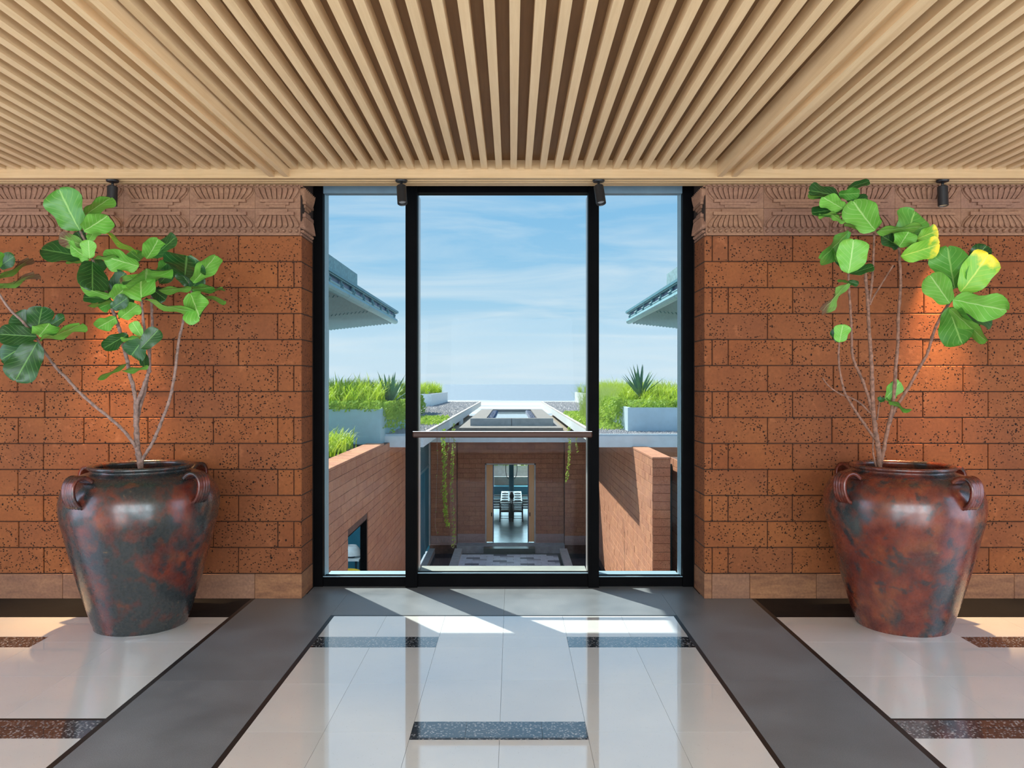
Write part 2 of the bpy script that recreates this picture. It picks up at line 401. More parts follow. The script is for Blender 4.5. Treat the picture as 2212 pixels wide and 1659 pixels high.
# floor ------------------------------------------------------------------
floor = boxo('floor', (RX0, RX1, -3.1, 5.98, -.30, -.022), 'grout')
tag(floor, 'lobby floor of white terrazzo panels framed by grey granite bands', 'floor', kind='structure')
def ftile(name, x0, x1, y0, y1, m, g=.0006):
    if x1-x0 < .012 or y1-y0 < .012: return
    boxo(name, (x0+g, x1-g, y0+g, y1-g, -.022, 0), m, floor)
def span(x0, x1, joints):
    js = sorted([x0]+[j for j in joints if x0+.01 < j < x1-.01]+[x1]); return list(zip(js[:-1], js[1:]))
PX0, PX1 = -1.15, 1.045
# central panel
cj = [-.053+.379*k for k in range(-3, 4)]
def rows(y1, step, y0=-3.1):
    r = [y1]
    while r[-1] > y0+.05: r.append(max(y0, r[-1]-step))
    return list(zip(r[1:], r[:-1]))
for a, b in span(PX0, PX1, cj): ftile('terrazzo_tile', a, b, 4.67, 5.085, 'terrazzo')
for side, (a, b) in (('l', (PX0, -.434)), ('r', (.324, PX1))):
    ftile('aggregate_strip', a, b, 4.482, 4.67, 'aggregate')
    for y0, y1 in rows(4.482, .545):
        for p, q in span(a, b, cj): ftile('terrazzo_tile', p, q, y0, y1, 'terrazzo')
for p, q in span(-.434, .324, cj): 
    for y0, y1 in ((4.482, 4.67), (3.985, 4.482), (3.497, 3.985)): ftile('terrazzo_tile', p, q, y0, y1, 'terrazzo')
    for y0, y1 in rows(3.318, .5): ftile('terrazzo_tile', p, q, y0, y1, 'terrazzo')
for p, q in span(-.434, .324, [-.2, .13]): ftile('aggregate_strip', p, q, 3.318, 3.497, 'aggregate', .0006)
# granite bands and threshold
for a, b in ((-1.795, -1.175), (1.068, 1.672)):
    for y0, y1 in ((3.98, 5.62), (2.3, 3.98), (.6, 2.3), (-1.1, .6), (-3.1, -1.1)): ftile('granite_slab', a, b, y0, y1, 'granite')
for a, b in ((-1.175, -.053), (-.053, 1.068)): ftile('granite_slab', a, b, 5.108, 5.62, 'granite')
for a, b in ((XL+.004, -.053), (-.053, XR-.004)): ftile('granite_slab', a, b, 5.62, 5.98, 'granite')
ftile('edging_strip', -1.175, -1.15, -3.1, 5.108, 'strip', 0); ftile('edging_strip', 1.045, 1.068, -3.1, 5.108, 'strip', 0)
ftile('edging_strip', -1.15, 1.045, 5.085, 5.108, 'strip', 0)
ftile('edging_strip', -1.822, -1.795, -3.1, 5.5, 'strip', 0); ftile('edging_strip', 1.672, 1.70, -3.1, 5.5, 'strip', 0)
# side fields
for sg, e0, jx, lim in ((-1, -1.822, 2.75, RX0), (1, 1.70, 2.66, RX1)):
    cols = [abs(e0), (abs(e0)+jx)/2, jx] + [jx+.475*k for k in range(1, 5)]
    lim = abs(lim)
    ftile('black_slab', *( (sg*lim, e0) if sg < 0 else (e0, lim)), 5.062, 5.5, 'black', .0005)
    for k in range(len(cols)-1):
        a, b = cols[k], min(cols[k+1], lim)
        x0, x1 = (-b, -a) if sg < 0 else (a, b)
        if a < jx-.01: rr = [(4.575, 5.062), (4.04, 4.575), (3.53, 4.04)]
        else: rr = [(4.67, 5.062), (4.04, 4.482), (3.53, 4.04)]
        if a > jx-.01: rr += [(3.33, 3.53)]
        rr += rows(3.33, .5)
        for y0, y1 in rr: ftile('terrazzo_tile', x0, x1, y0, y1, 'terrazzo')
    x0, x1 = (-lim, -jx) if sg < 0 else (jx, lim)
    ftile('aggregate_strip', x0, x1, 4.482, 4.67, 'aggregate', .0005)
    x0, x1 = (-jx, -abs(e0)) if sg < 0 else (abs(e0), jx)
    ftile('aggregate_strip', x0, x1, 3.33, 3.51, 'aggregate', .0005); ftile('edging_strip', x0, x1, 3.51, 3.53, 'strip', 0)

# brick wall with window opening -------------------------------------------
BT, CH = .175, .1818      # top of plinth, course height
mb = MB()
mb.box(RX0, XL-.006, WY+.012, 5.98, -.02, 3.12); mb.box(XR+.006, RX1, WY+.012, 5.98, -.02, 3.12)
mb.box(XL-.006, XR+.006, WY+.012, 5.98, 3.04, 3.12)
wall = link('wall_front', mb.mesh('wall_front'), 'mortar'); tag(wall, 'orange brick wall with carved sandstone frieze around the window opening', 'wall', kind='structure')
def wbrick(x0, x1, z0, z1, deep, name='brick', mat_='brick', g=.0028, bev=.004):
    j = rnd.uniform(-.0025, .0025)
    boxo(name, (x0+g, x1-g, WY+j, (5.80 if deep else WY+.05)+j, z0+g, z1-g), mat_, wall, bev)
for sg in (-1, 1):
    cnr = -XL if sg < 0 else XR; lim = -RX0 if sg < 0 else RX1
    for r in range(13):            # r = 0 lowest
        z0 = BT+CH*r; z1 = z0+CH
        topidx = 12-r
        A = (topidx % 2 == 0) if sg < 0 else (topidx % 2 == 1)
        offs = [0, .445] if A else [0, .058, .17, .62]
        while cnr+offs[-1] < lim: offs.append(offs[-1]+.4545+rnd.uniform(-.006, .006))
        for i in range(len(offs)-1):
            a, b = cnr+offs[i], min(cnr+offs[i+1], lim)
            if b-a < .02: continue
            if sg < 0: wbrick(-b, -a+(.0 if i else .0), z0, z1, i == 0)
            else: wbrick(a, b, z0, z1, i == 0)
    offs = [0, .055 if sg > 0 else .05, .32, .785]
    if sg < 0: offs = [0, .33, .78]
    while cnr+offs[-1] < lim: offs.append(offs[-1]+.46+rnd.uniform(-.03, .03))
    for i in range(len(offs)-1):
        a, b = cnr+offs[i], min(cnr+offs[i+1], lim)
        if b-a < .02: continue
        x0, x1 = (-b, -a) if sg < 0 else (a, b)
        boxo('plinth_stone', (x0+.001, x1-.001, WY-.003, 5.80 if i == 0 else WY+.05, 0, BT-.003), 'plinth', wall, .003)

# carved frieze blocks
def frieze_mesh(w, h, down, n=11, nb=10):
    m = MB(); m.box(.0008, w-.0008, 0, .06, .0008, h-.0008)
    def fz(f): return h*(1-f) if down else h*f        # f = 0 at the stepped end
    def bar(f0, f1, a, b, d):
        z = sorted((fz(f0), fz(f1))); m.box(w*a, w*b, -d, .001, z[0], z[1])
    if down: fl = ((.04, .135, .27, .73, .016), (.15, .27, .12, .88, .028)); p0, p1 = .25, .745
    else: fl = ((.02, .125, .32, .68, .010), (.125, .24, .24, .76, .018), (.24, .36, .13, .87, .028)); p0, p1 = .34, .90
    for f in fl: bar(*f)
    # flared body behind the petals
    N = 8; L_, R_ = [], []
    for i in range(N+1):
        t = i/N; x = .37+(.49-.37)*math.sin(t*math.pi/2)**.8; f = p0+(p1-p0)*t*.86
        L_.append((w*(.5-x), fz(f))); R_.append((w*(.5+x), fz(f)))
    o = len(m.v); d = .006
    for (x, z) in L_: m.v += [(x, -d, z), (x, .001, z)]
    for (x, z) in R_: m.v += [(x, -d, z), (x, .001, z)]
    K = 2*(N+1)
    for i in range(N):
        a = o+2*i; b = o+K+2*i
        for q in ((a, a+2, b+2, b), (a, a+1, a+3, a+2), (b, b+2, b+3, b+1)): m.f.append(q); m.mi.append(0)
    m.f.append((o+2*N, o+2*N+1, o+K+2*N+1, o+K+2*N)); m.mi.append(0)
    pitch = .92*w/n
    for k in range(n):
        u = (k-(n-1)/2)/((n-1)/2)
        xb, xt = .5*w+u*.33*w, .5*w+u*.445*w; o = len(m.v); S = 8
        for i in range(S+1):
            t = i/S; xc = xb+(xt-xb)*math.sin(t*math.pi/2); f = p0+.03+(p1-p0-.03)*t
            hw = pitch*(.31+.155*math.sin(min(1, t/.72)*math.pi/2)) if t < .72 else pitch*.465*math.sqrt(max(0, 1-((t-.72)/.28)**1.6))
            z = fz(f); e_ = .020+.008*t; c_ = e_+.008
            m.v += [(xc-hw, 0, z), (xc-hw*.93, -e_, z), (xc, -c_, z), (xc+hw*.93, -e_, z), (xc+hw, 0, z)]
        for i in range(S):
            for j in range(4):
                a = o+5*i+j; m.f.append((a, a+1, a+6, a+5)); m.mi.append(0)
    if down:
        for k in range(nb):
            x = w*(k+.5)/nb; z = h*.165; r = h*.062; o = len(m.v)
            for i, (rr, d) in enumerate(((1, 0), (.95, .016), (.55, .024))):
                for j in range(10): m.v.append((x+r*rr*math.cos(j*math.pi/5), -d, z+r*rr*math.sin(j*math.pi/5)))
            for i in range(2):
                for j in range(10):
                    j2 = (j+1) % 10; m.f.append((o+i*10+j, o+i*10+j2, o+(i+1)*10+j2, o+(i+1)*10+j)); m.mi.append(0)
            m.f.append(tuple(o+20+j for j in range(10))); m.mi.append(0)
        m.box(.001, w-.001, -.012, .001, 0, h*.075)
    else:
        for k in range(n):
            x = w*(k+.5)/n; m.box(x-w*.028, x+w*.028, -.014, .001, h*.945, h*1.0)
    me = m.mesh('frieze'); bm = bmesh.new(); bm.from_mesh(me); bmesh.ops.recalc_face_normals(bm, faces=bm.faces[:]); bm.to_mesh(me); bm.free()
    me.materials.append(M['sand']); return me
FZ0 = BT+13*CH; FZM = 2.728
_fm = {}
def fblock(x, y, z0, z1, w, down, rz=0):
    k = (round(w, 3), down)
    if k not in _fm: _fm[k] = frieze_mesh(w, z1-z0-.001, down, 11 if w > .38 else 8, 10 if w > .38 else 7)
    o = link('frieze_block', _fm[k], None, wall, (x, y, z0)); o.rotation_euler[2] = rz
for sg in (-1, 1):
    cnr = (-XL if sg < 0 else XR)+.012; lim = -RX0 if sg < 0 else RX1
    offs = [0, .315 if sg < 0 else .405]
    while cnr+offs[-1]+.459 < lim: offs.append(offs[-1]+.459)
    for i in range(len(offs)-1):
        a, b = cnr+offs[i], cnr+offs[i+1]; x0 = -b if sg < 0 else a
        fblock(x0, WY, FZ0, FZM, b-a, True); fblock(x0, WY, FZM, SOF, b-a, False)
    # returns on the window reveals
    for z0, z1, dn in ((FZ0, FZM, True), (FZM, SOF, False)):
        if sg < 0: fblock(XL-.012, WY, z0, z1, .30, dn, math.pi/2)
        else: fblock(XR+.012, WY+.30, z0, z1, .30, dn, -math.pi/2)

# unseen sides of the room, with bays for side daylight and back fill lights
wl_ = MB(); wl_.box(RX0-.15, RX0, -3.2, 1.9, -.3, 3.12); wl_.box(RX0-.15, RX0, 4.5, 5.98, -.3, 3.12); wl_.box(RX0-.15, RX0, 1.9, 4.5, 2.65, 3.12)
tag(link('wall_left', wl_.mesh('wall_left'), 'plaster'), 'plain side wall of the lobby with a glazed bay on the plant side', 'wall', kind='structure')
wr_ = MB(); wr_.box(RX1, RX1+.15, -3.2, 1.9, -.3, 3.12); wr_.box(RX1, RX1+.15, 4.5, 5.98, -.3, 3.12); wr_.box(RX1, RX1+.15, 1.9, 4.5, 2.65, 3.12)
tag(link('wall_right', wr_.mesh('wall_right'), 'plaster'), 'plain side wall of the lobby beside the redder urn', 'wall', kind='structure')
wb_ = MB()
for a, b in ((RX0, -4.05), (-1.5, -1.25), (1.25, 1.5), (4.05, RX1)): wb_.box(a, b, -3.2, -3.05, -.3, 3.12)
wb_.box(RX0, RX1, -3.2, -3.05, 2.88, 3.12)
tag(link('wall_back', wb_.mesh('wall_back'), 'plaster'), 'rear lobby wall of piers between open bays with fill lights', 'wall', kind='structure')

# slatted ceiling ------------------------------------------------------------
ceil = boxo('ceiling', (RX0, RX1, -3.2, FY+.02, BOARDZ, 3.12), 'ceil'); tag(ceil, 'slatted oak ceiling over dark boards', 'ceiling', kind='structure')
BL = (-1.638, -1.506); BR = (1.386, 1.516)
SW, SP = .042, .0985
k = -60
while k < 60:
    xc = -.001+.0117+SP*k; k += 1
    if xc-SW/2 < RX0+.02 or xc+SW/2 > RX1-.02: continue
    if BL[0]-.03 < xc < BL[1]+.03 or BR[0]-.03 < xc < BR[1]+.03: continue
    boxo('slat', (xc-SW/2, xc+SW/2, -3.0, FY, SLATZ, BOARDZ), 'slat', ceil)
for a, b in (BL, BR):
    m = MB(); m.box(a, a+.034, -3.0, FY, 2.897, BOARDZ); m.box(b-.034, b, -3.0, FY, 2.897, BOARDZ); m.box(a+.034, b-.034, -3.0, FY, 2.935, BOARDZ)
    link('beam', m.mesh('beam'), 'slat', ceil, -ceil.location)
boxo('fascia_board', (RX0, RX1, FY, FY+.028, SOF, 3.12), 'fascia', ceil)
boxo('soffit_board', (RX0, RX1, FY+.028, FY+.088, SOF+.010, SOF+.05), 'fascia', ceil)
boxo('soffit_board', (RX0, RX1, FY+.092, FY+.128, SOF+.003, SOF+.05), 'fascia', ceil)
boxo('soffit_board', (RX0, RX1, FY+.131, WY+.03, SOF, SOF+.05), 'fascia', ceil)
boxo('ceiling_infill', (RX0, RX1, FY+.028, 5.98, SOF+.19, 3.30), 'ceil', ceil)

boxo('sun_blocker', (-1.05, RX1, 5.98, 8.6, 4.0, 4.1), 'fascia', ceil)  # unseen slab added to keep sun off the right side of the floor
boxo('upper_wall', (RX0, RX1, 5.90, 5.98, 3.31, 4.1), 'plaster', ceil)
boxo('eave_board', (RX0, RX1, 5.98, 6.93, 3.26, 3.36), 'fascia', ceil)
# window ---------------------------------------------------------------------
win = empty('window_1', (AXW := (XL+XR)/2, GY, 0)); tag(win, 'tall black framed three part window with wooden handrail', 'window', kind='structure')
def wpart(name, b, m, bev=0, parent=win):
    o = boxo(name, b, m, None, bev); o.parent = win; o.location = Vector(o.location)-Vector(win.location); return o
WT = 3.04
wpart('frame_jamb', (XL, X(697, GY), GY, GY+.063, 0, WT), 'frame'); wpart('frame_jamb', (X(1475, GY), XR, GY, GY+.063, 0, WT), 'frame')
ML0, ML1 = X(877, GY), X(902, GY); MR0, MR1 = X(1270.5, GY), X(1293, GY)
wpart('mullion', (ML0, ML1-.02, GY-.03, GY+.28, 0, WT), 'frame'); wpart('mullion', (MR0+.02, MR1, GY-.03, GY+.28, 0, WT), 'frame')
wpart('mullion_cover', (ML1-.02, ML1, GY-.028, GY+.06, 0, WT), 'frame'); wpart('mullion_cover', (MR0, MR0+.02, GY-.028, GY+.06, 0, WT), 'frame')
wpart('mullion_channel', (ML1-.02, ML1-.004, GY+.06, GY+.22, .06, WT-.12), 'silver'); wpart('mullion_channel', (MR0+.004, MR0+.02, GY+.06, GY+.22, .06, WT-.12), 'silver')
for a, b in ((X(697, GY), ML0), (MR1, X(1475, GY))):
    wpart('bottom_rail', (a, b, GY+.01, GY+.10, 0, .07), 'frame', .003); wpart('glazing_bead', (a, b, GY+.012, GY+.02, .07, .0745), 'alu')
    wpart('header_panel', (a, b, GY+.02, GY+.09, Z(416, GY), WT), 'headblind')
    wpart('outer_sill', (a, b, GY+.135, GY+.27, -.02, .054), 'alu')
    left = a < 0
    wpart('skylit_jamb', ((a-.02, a+.003) if left else (b-.003, b+.02)) + (GY+.064, GY+.18, .0, WT), 'alu')  # return of the black frame, blue sky light put into its colour
wpart('bottom_rail', (ML1-.02, MR0+.02, GY, GY+.10, 0, .095), 'frame', .003); wpart('glazing_bead', (ML1, MR0, GY+.015, GY+.022, .095, .102), 'alu')
wpart('head_rail', (ML1-.02, MR0+.02, GY, GY+.10, Z(415.5, GY), WT), 'frame')
wpart('outer_sill', (ML1, MR0, GY+.105, GY+.29, .02, .088), 'sill')
for a, b in ((X(697, GY), ML0), (ML1-.015, MR0+.015), (MR1, X(1475, GY))): wpart('pane', (a-.005, b+.005, GY+.055, GY+.062, .06, WT-.02), 'glass')
o = wpart('handrail', (X(893, GY), X(1278, GY), GY-.055, GY-.012, Z(945, GY-.03), Z(932.5, GY-.03)), 'rail', .008)
wpart('rail_cap', (X(893, GY)+.002, X(1278, GY)-.002, GY-.05, GY-.016, Z(932.5, GY-.03), Z(931.2, GY-.03)), 'silver')
# ------------------------------------------------------------------ ceiling spotlights
def spotlight(px, tilt, lit, label):
    d = 5.385; x = X(px, d); t = empty('ceiling_spotlight', (x, d, SOF+.004)); tag(t, label, 'spotlight', 'black spotlights under the timber soffit')
    m = MB(); m.lathe([(0, 0), (.040, 0), (.042, -.004), (.038, -.013), (0, -.013)], 24); o = link('mounting_plate', m.mesh('plate'), 'lampblack', t)
    m = MB(); m.tube([(0, 0, -.012), (0, 0, -.05)], .0085, 10); o = link('stem', m.mesh('stem'), 'lampblack', t); smooth_obj(o)
    m = MB(); m.lathe([(0, 0), (.030, 0), (.0335, -.004), (.0335, -.135), (.031, -.137), (.028, -.130), (.027, -.118)], 28)
    h = link('housing', m.mesh('housing'), 'lampblack', t, (0, 0, -.042)); h.rotation_euler = tilt
    m = MB(); m.lathe([(0, -.121), (.0265, -.119)], 24); link('lens', m.mesh('lens'), 'lens_on' if lit else 'lens_off', h)
    if lit:
        o = lamp('spot_beam', 'SPOT', (0, 0, -.125), (0, 0, -1), 620, (1, .58, .26), spot_size=math.radians(42), spot_blend=1.0, shadow_soft_size=.022)
        o.rotation_euler = (0, 0, 0); o.parent = h
spotlight(243, (-.06, 0, 0), True, 'lit black ceiling spotlight in front of frieze above the darker urn')
spotlight(867, (-.33, -.10, 0), False, 'unlit black ceiling spotlight in front of mullion on the darker urn side')
spotlight(1293, (-.33, -.10, 0), False, 'unlit black ceiling spotlight in front of mullion on the redder urn side')
spotlight(2036, (-.06, 0, 0), True, 'lit black ceiling spotlight in front of frieze above the redder urn')

# ------------------------------------------------------------------ urns
PROF = [(.262, 0), (.270, .004), (.272, .02), (.285, .05), (.307, .12), (.330, .198), (.353, .275), (.374, .352), (.394, .429), (.413, .506), (.430, .583),
        (.449, .66), (.461, .737), (.458, .80), (.445, .85), (.420, .89), (.385, .921), (.345, .941), (.312, .952), (.292, .958), (.284, .966), (.286, .972), (.300, .977), (.306, .986), (.303, .996), (.292, 1.0),
        (.276, .996), (.268, .985), (.270, .965), (.29, .94), (.36, .89), (.40, .80)]
def urn(px, py_front, name_m, a0, label):
    d = 4.93 if px < 1000 else 4.915; x = X(px, d)
    t = empty('urn', (x, d, 0)); tag(t, label, 'urn', 'large glazed clay urns against the brick wall')
    m = MB(); m.lathe(PROF, 96); m.f.append(tuple(range(96))); m.mi.append(0)
    o = link('body', m.mesh('urn_body'), name_m, t); smooth_obj(o)
    m = MB(); m.lathe([(0, .84), (.37, .83)], 48); link('soil', m.mesh('soil'), 'soil', t)
    for k in range(4):
        a = math.radians(a0+90*k)     # measured from -y towards +x
        m = MB(); ctr = [(.385, .926), (.412, .948), (.445, .958), (.478, .948), (.498, .920), (.502, .880), (.494, .840), (.474, .805), (.452, .792)]
        pp = path([(r, 0, z) for r, z in ctr], 4); ns = 14; o0 = len(m.v); hw = .048
        sec = []
        for j in range(ns):
            u = -1+2*j/(ns-1); sec.append((u*hw, .0075+.0075*abs(math.cos(u*math.pi*2.0))))
        sec += [(q[0], -.007) for q in reversed(sec)]
        K = len(sec)
        for i, p in enumerate(pp):
            tn = (pp[min(i+1, len(pp)-1)]-pp[max(i-1, 0)]).normalized(); nn = Vector((tn.z, 0, -tn.x)) * -1
            for (s_, h_) in sec: 
                q = p+nn*h_; m.v.append((q.x, s_*(1-.12*math.sin(i/len(pp)*math.pi)), q.z))
        for i in range(len(pp)-1):
            for j in range(K):
                j2 = (j+1) % K; m.f.append((i*K+j, i*K+j2, (i+1)*K+j2, (i+1)*K+j)); m.mi.append(0)
        m.f.append(tuple(range(K))); m.mi.append(0); m.f.append(tuple((len(pp)-1)*K+j for j in range(K))); m.mi.append(0)
        me = m.mesh('urn_handle', True); bm = bmesh.new(); bm.from_mesh(me); bmesh.ops.recalc_face_normals(bm, faces=bm.faces[:]); bm.to_mesh(me); bm.free()
        h = link('handle', me, name_m, t); h.rotation_euler[2] = a-math.pi/2
    return t
urn(306, 1375, 'urn1', -23, 'big clay urn mottled mostly charcoal over maroon, tilted strap handles')
urn(1949, 1381, 'urn2', -68, 'big clay urn mottled mostly bright red brown with dark flecks')

# ------------------------------------------------------------------ fiddle leaf figs
OUT = [(0, .02), (.04, .15), (.10, .27), (.18, .345), (.28, .385), (.38, .41), (.48, .44), (.58, .475), (.68, .498), (.78, .49), (.87, .44), (.94, .33), (.98, .2), (1, .07)]
def leaf_mesh(L, wd, fold, bend, wave, seed, vis, hid, twist=0):
    q = random.Random(seed); ph = q.uniform(0, 6); m = MB(); S = 8; uvs = []
    R_ = len(OUT)
    for layer in (0, 1):
        for i, (t, hw) in enumerate(OUT):
            for j in range(S+1):
                s = -1+2*j/S; x = s*hw*wd; y = t*L
                if i >= R_-3: y -= (.05*L)*(1-min(1, abs(s)*1.6))*(i-(R_-4))/3*.6       # notch
                ez = fold*abs(x)*(1-.35*abs(s))+wave*wd*math.sin(t*11+ph+(0 if s > 0 else 2.1))*abs(s)**2*.5
                ez += wave*wd*.22*math.sin(t*22+ph)*(1-abs(s))*.3
                z = ez-bend*L*(t*t)
                x2 = x*math.cos(twist*t)-z*math.sin(twist*t)*0
                m.v.append((x2, y, z+(.0006 if layer == 0 else -.0006))); uvs.append((.5+s*.5, t))
    K = S+1; half = R_*K
    for i in range(R_-1):
        for j in range(S):
            a = i*K+j; m.f.append((a, a+1, a+K+1, a+K)); m.mi.append(0)
    for i in range(R_-1):
        for j in range(S):
            a = half+i*K+j; m.f.append((a, a+K, a+K+1, a+1)); m.mi.append(1)
    me = m.mesh('leaf', True); uvl = me.uv_layers.new(name='UVMap')
    for lp in me.loops: uvl.data[lp.index].uv = uvs[lp.vertex_index]
    me.materials.append(M[vis]); me.materials.append(M[hid]); return me
def add_leaf(parent, o0, cr_, lf, seed):
    """lf = (bx, by, tx, ty, apparent width, kind, depth, [fold])  in crop pixels of cr_ = (x0, y0, scale)"""
    bx, by, tx, ty, w, kind, d = lf[:7]; fold = lf[7] if len(lf) > 7 else .18
    x0, y0, sc = cr_; q = random.Random(seed*13+5)
    a = P(x0+bx/sc, y0+by/sc, d); b = P(x0+tx/sc, y0+ty/sc, d); wr = 1.07*w/sc*d/F
    ap = (b-a).length; view = a.normalized()            # towards the wall
    dark = kind in 'dk'
    L = max(ap*1.05, wr/.84)
    if L > ap: dep = math.sqrt(L*L-ap*ap)
    else: dep = .16*L
    b = b-view*dep*(1 if q.random() < .8 else -.6)
    ax = (b-a); L = ax.length; ax.normalize()
    tw = max(wr*1.06, min(.70*L, wr*2.2)); cosr = min(1, wr/tw)
    nv = -view-ax*(-view).dot(ax); nv.normalize()       # normal facing the viewer
    ang = math.acos(cosr); side = ax.cross(nv)
    s = 1 if side.z > 0 else -1
    if not dark: s = -s
    n = nv*math.cos(ang)+side*s*math.sin(ang)           # normal of the visible side
    vis, hid = {'l': ('leaf_l', 'leaf_d'), 'd': ('leaf_d', 'leaf_l'), 'm': ('leaf_m', 'leaf_l'), 'y': ('leaf_y', 'leaf_y'), 'b': ('leaf_b', 'leaf_b'), 'k': ('leaf_d', 'leaf_m')}[kind]
    xx = ax.cross(n); mt = Matrix((xx, ax, n)).transposed().to_4x4(); mt.translation = a-o0
    me = leaf_mesh(L, tw, fold*(1 if dark else 1), q.uniform(-.05, .12), q.uniform(.09, .20), seed, vis, hid)
    o = link('leaf', me, None, parent); o.matrix_basis = mt
    return o
def branch(parent, o0, name, pts, r0, r1, mt, seed):
    pp = path(pts, 7); n = len(pp); q = random.Random(seed)
    rad = [(r0+(r1-r0)*i/(n-1))*(1+(.16 if i % 4 == 0 else 0)+q.uniform(-.07, .07)) for i in range(n)]
    m = MB(); m.tube([p-o0+Vector((q.uniform(-1, 1), q.uniform(-1, 1), 0))*r0*.12 for p in pp], rad, 9); o = link(name, m.mesh('stem', True), mt, parent); return o

def fig(o0, cr_, stems, leaves, mt, label, sd):
    t = empty('fiddle_leaf_fig', o0); tag(t, label, 'plant', 'fiddle leaf figs in the urns'); o0 = Vector(o0)
    x0, y0, sc = cr_
    for i, (nm, pts, da, db, ra, rb) in enumerate(stems):
        n = len(pts); branch(t, o0, nm, [P(x0+p[0]/sc, y0+p[1]/sc, da+(db-da)*k/(n-1)) for k, p in enumerate(pts)], ra, rb, mt, sd+i)
    for i, lf in enumerate(leaves): add_leaf(t, o0, cr_, lf, sd*100+i)
    return t
CL = (0, 340, 3.16); CRR = (1490, 340, 3.0637)
dy2 = 440*3.16
def c2(*pts): return [(x, y+dy2) for x, y in pts]
left_stems = [
 ('trunk', c2((962, 800), (958, 720), (940, 600), (932, 480), (930, 380), (928, 270)), 4.93, 4.93, .0185, .0145),
 ('branch', c2((928, 275), (908, 160), (885, 90))+[(868, 1380), (840, 1280), (820, 1190), (790, 1100), (765, 1030), (742, 950), (695, 850), (635, 700), (580, 570), (545, 500)], 4.93, 4.82, .0125, .007),
 ('branch', c2((932, 300), (985, 165), (1013, 80))+[(1022, 1450), (1014, 1300), (990, 1200), (975, 1080), (965, 970)], 4.93, 4.76, .0115, .007),
 ('branch', c2((938, 420), (960, 300), (990, 200))+[(1018, 1440), (1025, 1300), (1040, 1180), (1035, 1000), (1040, 900), (1010, 820)], 4.95, 5.02, .0105, .007),
 ('branch', c2((968, 760), (975, 670), (1035, 570), (1100, 420), (1150, 290), (1185, 140))+[(1203, 1400), (1217, 1280), (1255, 1100), (1298, 990), (1310, 900), (1290, 850)], 4.93, 4.90, .0105, .007),
 ('branch', c2((925, 585), (915, 565), (840, 470), (740, 380), (640, 300), (530, 200), (450, 110))+[(400, 1455), (320, 1350), (270, 1270), (250, 1230)], 4.93, 4.70, .0105, .007),
 ('branch', [(250, 1230), (200, 1175), (145, 1110), (70, 1040), (0, 940), (-60, 850), (-90, 800)], 4.70, 4.66, .008, .006)]
